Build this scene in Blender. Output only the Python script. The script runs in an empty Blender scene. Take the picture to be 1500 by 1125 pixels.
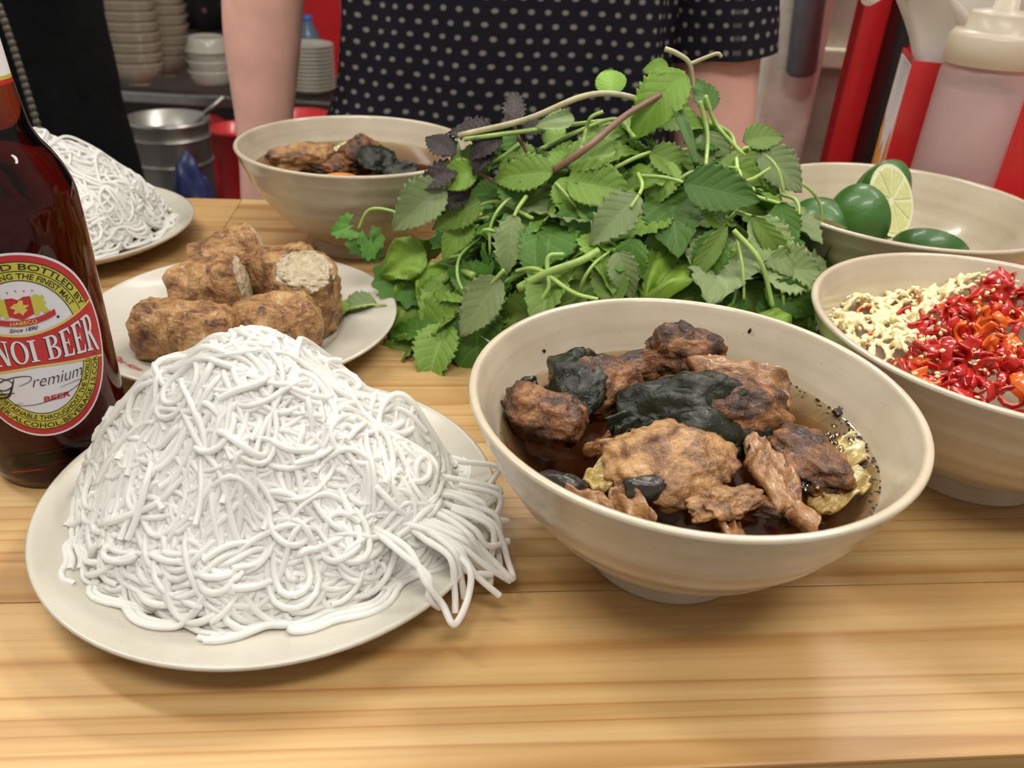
import bpy, bmesh, math, random
import numpy as np
from mathutils import Vector, Matrix

# ------------------------------------------------------------------ camera, world, light, exposure
SC = bpy.context.scene
COL = SC.collection
FPX, CH, PITCH, ROLL = 1213.0, 0.248, 0.5294, -0.0584      # table top is z = 0, floor is z = -0.75
_c, _s = math.cos(PITCH), math.sin(PITCH)
_cr, _sr = math.cos(ROLL), math.sin(ROLL)
FWD = np.array([0, _c, -_s]); _up = np.array([0, _s, _c]); _rt = np.array([1.0, 0, 0])
RT = _rt*_cr - _up*_sr
UP = _up*_cr + _rt*_sr
CAM = np.array([0, 0, CH])
cd = bpy.data.cameras.new('camera'); cam = bpy.data.objects.new('camera', cd); COL.objects.link(cam)
cd.sensor_width = 36; cd.lens = 36*FPX/1500; cd.clip_start = 0.01; cd.clip_end = 50
cam.matrix_world = Matrix(((RT[0], UP[0], -FWD[0], 0), (RT[1], UP[1], -FWD[1], 0), (RT[2], UP[2], -FWD[2], CH), (0, 0, 0, 1)))
cd.dof.use_dof = True; cd.dof.focus_distance = 0.37; cd.dof.aperture_fstop = 15
SC.camera = cam
SC.view_settings.view_transform = 'Standard'; SC.view_settings.look = 'None'
SC.view_settings.gamma = 1; SC.view_settings.use_curve_mapping = False
SC.view_settings.exposure = -0.16
SC.cycles.max_bounces = 14; SC.cycles.diffuse_bounces = 8; SC.cycles.transparent_max_bounces = 16

W = bpy.data.worlds.new('world'); SC.world = W; W.use_nodes = True
W.node_tree.nodes['Background'].inputs[0].default_value = (0.95, 0.92, 0.88, 1)
W.node_tree.nodes['Background'].inputs[1].default_value = 0.42

def area(name, loc, target, sx, sy, power, col=(1, .95, .87)):
    l = bpy.data.lights.new(name, 'AREA'); l.shape = 'RECTANGLE'; l.size = sx; l.size_y = sy
    l.energy = power; l.color = col
    o = bpy.data.objects.new(name, l); COL.objects.link(o); o.location = loc
    o.rotation_euler = (Vector(target)-Vector(loc)).to_track_quat('-Z', 'Y').to_euler()
    return o
area('ceiling_lamp_back', (0.55, 1.70, 1.65), (0.1, .4, 0), 1.1, .18, 36)
area('ceiling_lamp_side', (-0.95, 0.7, 1.7), (-.1, .4, 0), .18, 1.1, 20)
area('ceiling_lamp_front', (0.15, -0.45, 1.7), (0, .4, 0), 1.2, .25, 24)
area('fill_light_aisle', (1.0, 0.75, 1.7), (.65, 1.5, 0), .18, 1.0, 14)  # added fill light, brightens the cream board and right wall
area('ceiling_lamp_hall', (-0.4, 2.1, 1.75), (-.4, 2.2, 0), 1.1, .16, 5)

# ------------------------------------------------------------------ helpers
def ray(px, py):
    d = FWD + (px-750)/FPX*RT - (py-562.5)/FPX*UP
    return d
def at(px, py, z=0.0):
    d = ray(px, py); t = (z-CH)/d[2]; return Vector(CAM+d*t)
def atY(px, py, y):
    d = ray(px, py); t = y/d[1]; return Vector(CAM+d*t)
def pxsize(npx, p):                     # metres for a length of npx pixels at point p
    return npx/FPX*float((np.array(p)-CAM)@FWD)

def _h(i):
    s = np.sin(i[..., 0]*127.1+i[..., 1]*311.7+i[..., 2]*74.7)*43758.5453
    return s-np.floor(s)
def vnoise(p):
    p = np.asarray(p, float); i = np.floor(p); f = p-i; u = f*f*(3-2*f); r = 0
    for a in (0, 1):
        for b in (0, 1):
            for c in (0, 1):
                w = (u[..., 0] if a else 1-u[..., 0])*(u[..., 1] if b else 1-u[..., 1])*(u[..., 2] if c else 1-u[..., 2])
                r = r+w*_h(i+np.array([a, b, c]))
    return r*2-1
def fbm(p, o=3):
    r = 0; a = 1.0
    p = np.asarray(p, float)
    for k in range(o): r = r+a*vnoise(p*(2**k)+17.3*k); a *= .5
    return r

def newmesh(name, v, f, smooth=True, uv=None, mi=None):
    me = bpy.data.meshes.new(name)
    me.from_pydata([tuple(x) for x in v], [], [tuple(x) for x in f])
    if smooth: me.polygons.foreach_set('use_smooth', [True]*len(me.polygons))
    if mi is not None: me.polygons.foreach_set('material_index', list(mi))
    if uv is not None:
        l = me.uv_layers.new(name='UVMap'); uv = np.asarray(uv)
        vi = np.zeros(len(me.loops), int); me.loops.foreach_get('vertex_index', vi)
        l.data.foreach_set('uv', uv[vi].ravel())
    me.update(); return me
def obj(name, me, mat=None, parent=None, loc=None, M=None):
    o = bpy.data.objects.new(name, me); COL.objects.link(o)
    if mat is not None and me is not None and len(me.materials) == 0:
        for m in (mat if isinstance(mat, (list, tuple)) else [mat]): me.materials.append(m)
    if parent is not None: o.parent = parent
    if loc is not None: o.location = loc
    if M is not None: o.matrix_world = M
    return o
def tag(o, label=None, cat=None, group=None, kind=None):
    if label: o['label'] = label
    if cat: o['category'] = cat
    if group: o['group'] = group
    if kind: o['kind'] = kind
    return o
def empty(name, loc=(0, 0, 0), rz=0):
    o = bpy.data.objects.new(name, None); COL.objects.link(o); o.location = loc; o.rotation_euler = (0, 0, rz)
    o.empty_display_size = .02
    return o
def copy_tree(o, parent=None):
    c = o.copy(); COL.objects.link(c); c.parent = parent
    for ch in list(o.children): copy_tree(ch, c)
    return c

def remesh(me, vox, smooth=6):
    o = bpy.data.objects.new('tmp', me); COL.objects.link(o)
    r = o.modifiers.new('r', 'REMESH'); r.mode = 'VOXEL'; r.voxel_size = vox; r.use_smooth_shade = True
    s = o.modifiers.new('s', 'SMOOTH'); s.factor = .5; s.iterations = smooth
    dg = bpy.context.evaluated_depsgraph_get(); dg.update(); out = bpy.data.meshes.new_from_object(o.evaluated_get(dg)); bpy.data.objects.remove(o)
    out.polygons.foreach_set('use_smooth', [True]*len(out.polygons)); return out
class MB:
    def __init__(s): s.v = []; s.f = []; s.mi = []
    def add(s, v, f, mi=0):
        n = len(s.v); s.v += [tuple(x) for x in v]; s.f += [tuple(i+n for i in q) for q in f]; s.mi += [mi]*len(f)
    def box(s, x0, x1, y0, y1, z0, z1, M=None):
        v = [Vector((x, y, z)) for x in (x0, x1) for y in (y0, y1) for z in (z0, z1)]
        if M is not None: v = [M @ p for p in v]
        s.add(v, [(0, 1, 3, 2), (4, 6, 7, 5), (0, 4, 5, 1), (2, 3, 7, 6), (0, 2, 6, 4), (1, 5, 7, 3)])
    def tube(s, path, rad, n=8, cap=True, mi=0):
        v, f = tube_geo(path, rad, n, cap); s.add(v, f, mi)
    def mesh(s, name, smooth=True, uv=None): return newmesh(name, s.v, s.f, smooth, uv, s.mi)

def tube_geo(path, rad, n=8, cap=True):
    P = np.array([tuple(p) for p in path], float); m = len(P)
    R = np.full(m, rad, float) if np.isscalar(rad) else np.array(rad, float)
    T = np.gradient(P, axis=0); T /= np.linalg.norm(T, axis=1)[:, None]+1e-12
    a = np.array([0, 0, 1.0]) if abs(T[0][2]) < .9 else np.array([1.0, 0, 0])
    N = np.cross(T[0], a); N /= np.linalg.norm(N)
    v = []; ang = np.linspace(0, 2*np.pi, n, endpoint=False)
    for i in range(m):
        N = N-T[i]*(N@T[i]); N /= np.linalg.norm(N)+1e-12; B = np.cross(T[i], N)
        for q in ang: v.append(P[i]+R[i]*(np.cos(q)*N+np.sin(q)*B))
    f = []
    for i in range(m-1):
        for j in range(n):
            f.append((i*n+j, i*n+(j+1) % n, (i+1)*n+(j+1) % n, (i+1)*n+j))
    if cap:
        f.append(tuple(range(n-1, -1, -1))); f.append(tuple((m-1)*n+j for j in range(n)))
    return v, f
def smoothpath(pts, n=24):
    P = np.array([tuple(p) for p in pts], float); m = len(P)
    if m == 2: return [P[0]+(P[1]-P[0])*t for t in np.linspace(0, 1, n)]
    E = np.vstack([2*P[0]-P[1], P, 2*P[-1]-P[-2]]); out = []
    for q in np.linspace(0, m-1-1e-6, n):
        i = int(q); t = q-i; a, b, c, d = E[i:i+4]
        out.append(.5*((2*b)+(-a+c)*t+(2*a-5*b+4*c-d)*t*t+(-a+3*b-3*c+d)*t**3))
    return out
def interp_r(vals, n):
    return np.interp(np.linspace(0, len(vals)-1, n), range(len(vals)), vals)
def lathe(prof, n=64, name='lathe', wob=None):
    v = []; f = []; m = len(prof)
    for k in range(n):
        a = 2*math.pi*k/n; c, s_ = math.cos(a), math.sin(a)
        for r, z in prof: v.append((r*c, r*s_, z))
    for k in range(n):
        for i in range(m-1):
            a, b = k*m+i, ((k+1) % n)*m+i
            f.append((a, b, b+1, a+1))
    me = newmesh(name, v, f)
    bm = bmesh.new(); bm.from_mesh(me); bmesh.ops.remove_doubles(bm, verts=bm.verts, dist=1e-6)
    bmesh.ops.recalc_face_normals(bm, faces=bm.faces); bm.to_mesh(me); bm.free(); return me
def smoothprof(pts, n=40): return [(max(0, p[0]), p[1]) for p in smoothpath([(a, 0, b) for a, b in pts], n) for p in [(p[0], p[2])]]
def ico(sub=3):
    bm = bmesh.new(); bmesh.ops.create_icosphere(bm, subdivisions=sub, radius=1)
    v = np.array([x.co[:] for x in bm.verts]); f = [[x.index for x in q.verts] for q in bm.faces]; bm.free(); return v, f
ICO2, ICO3, ICO4 = ico(2), ico(3), ico(5)
def bevel(me, w, seg=2):
    bm = bmesh.new(); bm.from_mesh(me); bmesh.ops.remove_doubles(bm, verts=bm.verts, dist=1e-6)
    bmesh.ops.recalc_face_normals(bm, faces=bm.faces)
    bmesh.ops.bevel(bm, geom=list(bm.edges), offset=w, segments=seg, affect='EDGES', profile=.6)
    bm.to_mesh(me); bm.free(); me.polygons.foreach_set('use_smooth', [False]*len(me.polygons)); return me
def boxmesh(name, x0, x1, y0, y1, z0, z1, bw=0):
    m = MB(); m.box(x0, x1, y0, y1, z0, z1); me = m.mesh(name, False)
    return bevel(me, bw) if bw else me

# ------------------------------------------------------------------ materials
def nt(name):
    m = bpy.data.materials.new(name); m.use_nodes = True; t = m.node_tree
    return m, t, t.nodes['Principled BSDF'], t.nodes['Material Output']
def N(t, typ, **kw):
    n = t.nodes.new(typ)
    for k, v in kw.items(): setattr(n, k, v)
    return n
def rgb(c): return (c[0], c[1], c[2], 1)
def ramp(t, fac, stops):
    r = N(t, 'ShaderNodeValToRGB'); e = r.color_ramp.elements
    while len(e) < len(stops): e.new(.5)
    for x, (p, c) in zip(e, stops): x.position = p; x.color = rgb(c)
    t.links.new(fac, r.inputs[0]); return r.outputs[0]
def noise(t, scale, detail=3, rough=.5, vec=None, dist=0):
    n = N(t, 'ShaderNodeTexNoise'); n.inputs['Scale'].default_value = scale; n.inputs['Detail'].default_value = detail
    n.inputs['Roughness'].default_value = rough; n.inputs['Distortion'].default_value = dist
    if vec is not None: t.links.new(vec, n.inputs['Vector'])
    return n.outputs[0]
def ocoord(t, scale=(1, 1, 1), rnd=False, kind='Object'):
    c = N(t, 'ShaderNodeTexCoord'); mp = N(t, 'ShaderNodeMapping'); mp.inputs['Scale'].default_value = scale
    t.links.new(c.outputs[kind], mp.inputs[0])
    if rnd:
        oi = N(t, 'ShaderNodeObjectInfo'); ml = N(t, 'ShaderNodeMath', operation='MULTIPLY'); ml.inputs[1].default_value = 37
        t.links.new(oi.outputs['Random'], ml.inputs[0]); t.links.new(ml.outputs[0], mp.inputs['Location'])
    return mp.outputs[0]
def bump(t, b, h, strength=.3, dist=.001):
    n = N(t, 'ShaderNodeBump'); n.inputs['Strength'].default_value = strength; n.inputs['Distance'].default_value = dist
    t.links.new(h, n.inputs['Height']); t.links.new(n.outputs[0], b.inputs['Normal'])
def plain(name, col, rough=.5, metal=0, spec=.5, coat=0, sss=0, var=0, vscale=60, bmp=0, bscale=300, bdist=.0005):
    m, t, b, o = nt(name)
    b.inputs['Base Color'].default_value = rgb(col); b.inputs['Roughness'].default_value = rough; b.inputs['Metallic'].default_value = metal
    b.inputs['Specular IOR Level'].default_value = spec; b.inputs['Coat Weight'].default_value = coat
    if sss:
        b.inputs['Subsurface Weight'].default_value = sss; b.inputs['Subsurface Radius'].default_value = (1, .7, .5); b.inputs['Subsurface Scale'].default_value = .004
    vec = ocoord(t, rnd=True)
    if var:
        d = tuple(x*(1-var) for x in col); l = tuple(min(1, x*(1+var)) for x in col)
        t.links.new(ramp(t, noise(t, vscale, 4, .6, vec), [(.3, d), (.7, l)]), b.inputs['Base Color'])
    if bmp: bump(t, b, noise(t, bscale, 3, .6, vec), bmp, bdist)
    return m

def ceramic(name, base, dark, speck=True, bands=True):
    m, t, b, o = nt(name); vec = ocoord(t)
    col = ramp(t, noise(t, 25, 4, .6, vec), [(.3, dark), (.65, base)])
    if bands:
        v2 = ocoord(t, (3, 3, 130)); fac = noise(t, 1.0, 3, .6, v2)
        mx = N(t, 'ShaderNodeMix', data_type='RGBA', blend_type='MULTIPLY'); mx.inputs[0].default_value = .30
        t.links.new(col, mx.inputs[6]); t.links.new(ramp(t, fac, [(.35, (.62, .55, .46)), (.6, (1, 1, 1))]), mx.inputs[7]); col = mx.outputs[2]
    if speck:
        vo = N(t, 'ShaderNodeTexVoronoi'); vo.inputs['Scale'].default_value = 230; t.links.new(vec, vo.inputs['Vector'])
        sp = ramp(t, vo.outputs['Distance'], [(.06, (.55, .45, .35)), (.12, (1, 1, 1))])
        mx = N(t, 'ShaderNodeMix', data_type='RGBA', blend_type='MULTIPLY'); mx.inputs[0].default_value = .45
        t.links.new(col, mx.inputs[6]); t.links.new(sp, mx.inputs[7]); col = mx.outputs[2]
    t.links.new(col, b.inputs['Base Color']); b.inputs['Roughness'].default_value = .22; b.inputs['Coat Weight'].default_value = .35
    b.inputs['Coat Roughness'].default_value = .08
    bump(t, b, noise(t, 45, 2, .5, vec), .12, .0008)
    return m
M_BOWL = ceramic('cream_stoneware', (.60, .525, .40), (.52, .44, .32))
M_PLATE = ceramic('cream_plate_glaze', (.54, .515, .435), (.48, .45, .37), True, False)
M_RPLATE = ceramic('ivory_plate_glaze', (.59, .555, .48), (.55, .505, .425), False, False)
M_WPLATE = ceramic('white_plate_glaze', (.74, .80, .86), (.70, .76, .82), False, False)

def wood():
    m, t, b, o = nt('pine_wood')
    v = ocoord(t, (1.3, 36, 36), True); w = ocoord(t, (.22, 11, 11), True); k = ocoord(t, (5, 420, 420), True)
    rings = noise(t, 1.0, 3, .55, v, .9); grow = noise(t, 1.0, 1.5, .4, w, .12); fine = noise(t, 1.0, 2, .6, k)
    c = ramp(t, rings, [(.30, (.45, .262, .098)), (.45, (.54, .342, .140)), (.58, (.59, .388, .168)), (.75, (.63, .440, .21))])
    ml = N(t, 'ShaderNodeMath', operation='MULTIPLY'); ml.inputs[1].default_value = 20; t.links.new(grow, ml.inputs[0])
    fr = N(t, 'ShaderNodeMath', operation='FRACT'); t.links.new(ml.outputs[0], fr.inputs[0])
    mx = N(t, 'ShaderNodeMix', data_type='RGBA', blend_type='MULTIPLY'); mx.inputs[0].default_value = .75
    t.links.new(c, mx.inputs[6]); t.links.new(ramp(t, fr.outputs[0], [(0, (.70, .52, .33)), (.07, (.98, .95, .90)), (.55, (1, 1, 1)), (.88, (.90, .82, .70)), (1.0, (.64, .45, .27))]), mx.inputs[7])
    m2 = N(t, 'ShaderNodeMix', data_type='RGBA', blend_type='MULTIPLY'); m2.inputs[0].default_value = .35
    t.links.new(mx.outputs[2], m2.inputs[6]); t.links.new(ramp(t, fine, [(.32, (.78, .64, .47)), (.55, (1, 1, 1))]), m2.inputs[7])
    oi = N(t, 'ShaderNodeObjectInfo'); hs = N(t, 'ShaderNodeHueSaturation')
    mr = N(t, 'ShaderNodeMapRange'); mr.inputs[3].default_value = .90; mr.inputs[4].default_value = 1.06
    t.links.new(oi.outputs['Random'], mr.inputs[0]); t.links.new(mr.outputs[0], hs.inputs['Value']); t.links.new(m2.outputs[2], hs.inputs['Color'])
    t.links.new(hs.outputs[0], b.inputs['Base Color']); b.inputs['Roughness'].default_value = .46; b.inputs['Coat Weight'].default_value = .06
    b.inputs['Coat Roughness'].default_value = .22
    bump(t, b, fine, .08, .0004); return m
M_WOOD = wood()

def clear(name, tint, absorb=None, dens=0, ior=1.33, rough=0):
    m, t, b, o = nt(name); t.nodes.remove(b)
    tr = N(t, 'ShaderNodeBsdfTransparent'); tr.inputs[0].default_value = rgb(tint)
    gl = N(t, 'ShaderNodeBsdfGlossy'); gl.inputs['Roughness'].default_value = rough
    fr = N(t, 'ShaderNodeFresnel'); fr.inputs['IOR'].default_value = ior
    mx = N(t, 'ShaderNodeMixShader'); t.links.new(fr.outputs[0], mx.inputs[0]); t.links.new(tr.outputs[0], mx.inputs[1]); t.links.new(gl.outputs[0], mx.inputs[2])
    t.links.new(mx.outputs[0], o.inputs['Surface'])
    if absorb:
        va = N(t, 'ShaderNodeVolumeAbsorption'); va.inputs[0].default_value = rgb(absorb); va.inputs[1].default_value = dens
        t.links.new(va.outputs[0], o.inputs['Volume'])
    return m
M_BROTH = clear('brown_broth', (.95, .90, .78), (.62, .40, .12), 50)
def glassmat():
    m, t, b, o = nt('brown_glass')
    b.inputs['Base Color'].default_value = (1, 1, 1, 1); b.inputs['Transmission Weight'].default_value = 1; b.inputs['Roughness'].default_value = .02
    b.inputs['IOR'].default_value = 1.42
    va = N(t, 'ShaderNodeVolumeAbsorption'); va.inputs[0].default_value = (.56, .14, .03, 1); va.inputs[1].default_value = 125
    t.links.new(va.outputs[0], o.inputs['Volume']); return m
M_GLASS = glassmat()

def foodmat(name, stops, scale=90, rough=.4, bmp=.6, bscale=260, bd=.0015, sss=.1, coat=.2):
    m, t, b, o = nt(name); vec = ocoord(t, rnd=True)
    n1 = noise(t, scale, 8, .72, vec, .6)
    t.links.new(ramp(t, n1, stops), b.inputs['Base Color'])
    b.inputs['Roughness'].default_value = rough; b.inputs['Coat Weight'].default_value = coat; b.inputs['Coat Roughness'].default_value = .15
    if sss: b.inputs['Subsurface Weight'].default_value = sss; b.inputs['Subsurface Radius'].default_value = (1, .5, .3); b.inputs['Subsurface Scale'].default_value = .003
    bump(t, b, noise(t, bscale, 4, .65, vec), bmp, bd); return m
M_MEAT = foodmat('grilled_pork', [(.34, (.010, .006, .004)), (.45, (.06, .024, .010)), (.56, (.23, .092, .028)), (.74, (.48, .25, .090))], 70, .38, .9, 420, .0018, .05, .10)
M_MEATP = foodmat('pale_grilled_pork', [(.31, (.03, .013, .007)), (.42, (.17, .078, .032)), (.55, (.42, .225, .085)), (.76, (.64, .41, .19))], 70, .38, .9, 420, .0018, .05, .10)
M_CHAR = foodmat('char_crust', [(.35, (.004, .004, .005)), (.7, (.03, .02, .016))], 120, .3)
M_WRAP = foodmat('cooked_betel_leaf', [(.3, (.003, .005, .002)), (.55, (.010, .015, .005)), (.78, (.045, .058, .014))], 60, .20, .7, 420, .0014, 0, 0)
M_FAT = foodmat('pork_fat_slice', [(.3, (.10, .042, .015)), (.48, (.28, .135, .05)), (.75, (.50, .30, .14))], 70, .35, .8, 330, .0015, .1, .3)
M_PAPAYA = foodmat('pickled_papaya', [(.3, (.36, .29, .11)), (.7, (.62, .56, .33))], 60, .25, .2, 150, .0008, .4, .5)
M_CARROT = foodmat('carrot', [(.3, (.80, .22, .02)), (.7, (.90, .33, .05))], 60, .3, .2, 200, .0006, .3, .4)
M_ROLL = foodmat('fried_roll_skin', [(.30, (.06, .022, .012)), (.41, (.20, .085, .032)), (.50, (.42, .21, .075)), (.60, (.58, .34, .13)), (.74, (.72, .53, .28))], 85, .42, 1, 420, .003, 0, .15)
M_FILL = foodmat('roll_filling', [(.25, (.10, .06, .035)), (.42, (.42, .33, .20)), (.7, (.66, .57, .40))], 200, .4, 1, 350, .002, .2, .2)
def noodlemat():
    m, t, b, o = nt('rice_noodle')
    b.inputs['Base Color'].default_value = (.955, .95, .925, 1); b.inputs['Roughness'].default_value = .32; b.inputs['Coat Weight'].default_value = .08
    tl = N(t, 'ShaderNodeBsdfTranslucent'); tl.inputs[0].default_value = (.96, .95, .92, 1); ms = N(t, 'ShaderNodeMixShader'); ms.inputs[0].default_value = .42
    t.links.new(b.outputs[0], ms.inputs[1]); t.links.new(tl.outputs[0], ms.inputs[2]); t.links.new(ms.outputs[0], o.inputs['Surface'])
    return m
M_NOODLE = noodlemat()

def leafmat(name, base, dark, vein, rough=.30, serr=7.0, blotch=None):
    m, t, b, o = nt(name)
    uvn = N(t, 'ShaderNodeTexCoord'); sep = N(t, 'ShaderNodeSeparateXYZ'); t.links.new(uvn.outputs['UV'], sep.inputs[0])
    def mth(op, a, b_=None):
        n = N(t, 'ShaderNodeMath', operation=op)
        for i, x in enumerate((a, b_)):
            if x is None: continue
            if isinstance(x, (int, float)): n.inputs[i].default_value = x
            else: t.links.new(x, n.inputs[i])
        return n.outputs[0]
    u = mth('ABSOLUTE', sep.outputs[0]); v = sep.outputs[1]
    side = mth('MULTIPLY', mth('SUBTRACT', v, mth('MULTIPLY', u, .28)), serr)
    fr = mth('ABSOLUTE', mth('SUBTRACT', mth('FRACT', side), .5))          # 0 on the vein
    vm = mth('MAXIMUM', mth('SUBTRACT', 1, mth('MULTIPLY', fr, 9)), mth('SUBTRACT', 1, mth('MULTIPLY', u, 16)))
    vm = mth('MAXIMUM', vm, 0)
    vec = ocoord(t, rnd=True)
    col = ramp(t, noise(t, 70, 4, .6, vec), [(.3, dark), (.7, base)])
    if blotch:
        mb = N(t, 'ShaderNodeMix', data_type='RGBA'); t.links.new(ramp(t, noise(t, 30, 3, .6, vec), [(.48, (0, 0, 0)), (.6, (1, 1, 1))]), mb.inputs[0])
        t.links.new(col, mb.inputs[6]); mb.inputs[7].default_value = rgb(blotch); col = mb.outputs[2]
    mx = N(t, 'ShaderNodeMix', data_type='RGBA'); t.links.new(mth('MULTIPLY', vm, .55), mx.inputs[0]); t.links.new(col, mx.inputs[6]); mx.inputs[7].default_value = rgb(vein)
    oi = N(t, 'ShaderNodeObjectInfo'); hs = N(t, 'ShaderNodeHueSaturation'); mr = N(t, 'ShaderNodeMapRange')
    mr.inputs[3].default_value = .75; mr.inputs[4].default_value = 1.2
    t.links.new(oi.outputs['Random'], mr.inputs[0]); t.links.new(mr.outputs[0], hs.inputs['Value']); t.links.new(mx.outputs[2], hs.inputs['Color'])
    t.links.new(hs.outputs[0], b.inputs['Base Color']); b.inputs['Roughness'].default_value = rough
    b.inputs['Subsurface Weight'].default_value = 0
    bump(t, b, mth('SUBTRACT', noise(t, 220, 2, .5, vec), mth('MULTIPLY', vm, .8)), .35, .0006)
    # leaves let light through
    tl = N(t, 'ShaderNodeBsdfTranslucent'); t.links.new(hs.outputs[0], tl.inputs[0]); ms = N(t, 'ShaderNodeMixShader'); ms.inputs[0].default_value = .38
    t.links.new(b.outputs[0], ms.inputs[1]); t.links.new(tl.outputs[0], ms.inputs[2]); t.links.new(ms.outputs[0], o.inputs['Surface'])
    return m
M_LEAF = leafmat('herb_leaf_top', (.30, .48, .075), (.19, .36, .045), (.46, .60, .20))
M_LEAFD = leafmat('herb_leaf_dark', (.13, .30, .036), (.080, .21, .024), (.25, .42, .10))
M_LEAFP = leafmat('herb_leaf_underside', (.44, .56, .25), (.34, .46, .18), (.56, .64, .36), .45)
M_LEAFY = leafmat('herb_leaf_young', (.34, .56, .075), (.24, .46, .05), (.45, .62, .18))
M_SHISO = leafmat('purple_perilla_top', (.085, .030, .060), (.050, .018, .036), (.16, .07, .11), .36, 7, (.075, .14, .07))
M_SHISOU = leafmat('purple_perilla_underside', (.085, .022, .055), (.05, .014, .034), (.14, .05, .09), .45)
M_LETT = leafmat('lettuce_leaf', (.40, .60, .08), (.28, .50, .05), (.45, .60, .18), .35, 5)
M_CORI = leafmat('coriander_leaf', (.17, .41, .065), (.11, .31, .04), (.22, .42, .11), .4, 5)
M_STEM = plain('green_stem', (.33, .48, .12), .35, var=.25, sss=.2)
M_STEMP = plain('purple_stem', (.25, .14, .10), .4, var=.25)
M_STEMB = plain('tan_stem', (.48, .44, .26), .4, var=.25)
M_LIME = foodmat('lime_peel', [(.3, (.022, .085, .012)), (.6, (.045, .15, .02)), (.8, (.10, .23, .04))], 22, .32, .55, 700, .0006, .1, .3)
M_PITH = plain('lime_pith', (.80, .80, .55), .5, sss=.3)
M_FLESH = foodmat('lime_flesh', [(.3, (.58, .60, .20)), (.7, (.78, .78, .42))], 220, .25, .5, 420, .0008, .4, .5)
M_GARLIC = foodmat('minced_garlic', [(.3, (.74, .64, .32)), (.6, (.88, .82, .52)), (.8, (.92, .89, .70))], 120, .35, .4, 400, .0006, .4, .3)
M_CHILI = foodmat('red_chili', [(.3, (.38, .008, .005)), (.7, (.60, .022, .010))], 60, .22, .15, 200, .0004, .2, .6)
M_CHILIO = foodmat('orange_chili', [(.3, (.72, .10, .008)), (.7, (.82, .20, .02))], 60, .22, .15, 200, .0004, .2, .6)
M_SEED = plain('chili_seed', (.82, .66, .33), .4, sss=.2)
M_SKIN = plain('skin', (.74, .42, .34), .5, sss=.15, var=.10, vscale=25, bmp=.1, bscale=300)
M_BLACKCLOTH = plain('black_cloth', (.004, .0045, .005), .9, spec=.12, var=.3, vscale=60, bmp=.3, bscale=400)
M_RED = plain('red_plastic', (.60, .018, .022), .32, var=.06, coat=.2)
M_BLACK = plain('black_rubber', (.008, .007, .007), .4)
M_STEEL = plain('brushed_steel', (.55, .54, .52), .28, 1, var=.1)
M_GREYM = plain('grey_metal', (.20, .20, .22), .42, .35, var=.1)
M_DIRTY = plain('worn_cream_paint', (.78, .75, .61), .7, var=.22, vscale=14, bmp=.3, bscale=80)
M_WALL = plain('old_plaster', (.48, .46, .37), .8, var=.25, vscale=9, bmp=.3, bscale=60)
M_DARKWALL = plain('dark_wall', (.035, .028, .024), .8, var=.3, vscale=5)
M_FLOOR = plain('dark_floor_tile', (.10, .09, .085), .5, var=.2, vscale=4)
M_BLUE = plain('navy_plastic', (.02, .03, .11), .4, var=.2)
def papermat():
    m, t, b, o = nt('napkin_paper'); b.inputs['Base Color'].default_value = (.95, .93, .90, 1); b.inputs['Roughness'].default_value = .85
    tl = N(t, 'ShaderNodeBsdfTranslucent'); tl.inputs[0].default_value = (.96, .94, .91, 1); ms = N(t, 'ShaderNodeMixShader'); ms.inputs[0].default_value = .5
    t.links.new(b.outputs[0], ms.inputs[1]); t.links.new(tl.outputs[0], ms.inputs[2]); t.links.new(ms.outputs[0], o.inputs['Surface'])
    bump(t, b, noise(t, 500, 3, .6, ocoord(t)), .3, .0005); return m
M_PAPER = papermat()
M_WHITE = plain('white_print', (.66, .65, .70), .45)
M_STICK = plain('sticker_white', (.82, .78, .80), .4)
M_REDP = plain('label_red', (.46, .022, .026), .4)
M_YELP = plain('label_yellow', (.50, .46, .055), .4)
M_GOLD = plain('label_gold', (.62, .47, .10), .4)
M_INK = plain('label_black', (.012, .012, .012), .5)
M_REDINK = plain('red_ink', (.50, .02, .03), .4)
M_ORANGE = plain('orange_print', (.75, .30, .03), .4, var=.4, vscale=40)

# ------------------------------------------------------------------ setting: floor, walls, table
S = .09                                       # bowl radius; layout below is in bowl radii times S
tag(obj('floor', boxmesh('floor', -3, 3, -1.5, 4.2, -.80, -.75), M_FLOOR), kind='structure')
tag(obj('wall_back', boxmesh('wall_back', -3, 3, 3.6, 3.7, -.75, 2.2), M_DARKWALL), kind='structure')

PSI = .11
TM = Matrix.Rotation(PSI, 4, 'Z')             # table axes: x along the boards
T0, T1 = .1678, .752                          # front and back edge along table y
table = empty('pine_table', (0, 0, -.75)); table.matrix_world = TM @ Matrix.Translation((0, 0, -.75))
tag(table, 'light pine board table with clear varnish under all the dishes', 'table')
rng = random.Random(3)
nb = 7; bw = (T1-T0)/nb
for r in range(nb):
    cuts = [-.78, -.3+rng.uniform(-.25, .2), .28+rng.uniform(-.2, .25), .80]
    for k in range(3):
        me = boxmesh('plank', cuts[k]+.00005, cuts[k+1]-.00005, T0+r*bw+.00005, T0+(r+1)*bw-.00005, .72, .75, .0004 if 0 < r < nb-1 else .0012)
        obj('plank', me, M_WOOD, table)
obj('apron', boxmesh('apron', -.70, .72, T0+.05, T0+.07, .63, .72), M_WOOD, table)
obj('apron', boxmesh('apron', -.70, .72, T1-.07, T1-.05, .63, .72), M_WOOD, table)
for x in (-.70, .67):
    for y in (T0+.05, T1-.10): obj('leg', boxmesh('leg', x, x+.05, y, y+.05, 0, .72, .003), M_WOOD, table)

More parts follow.
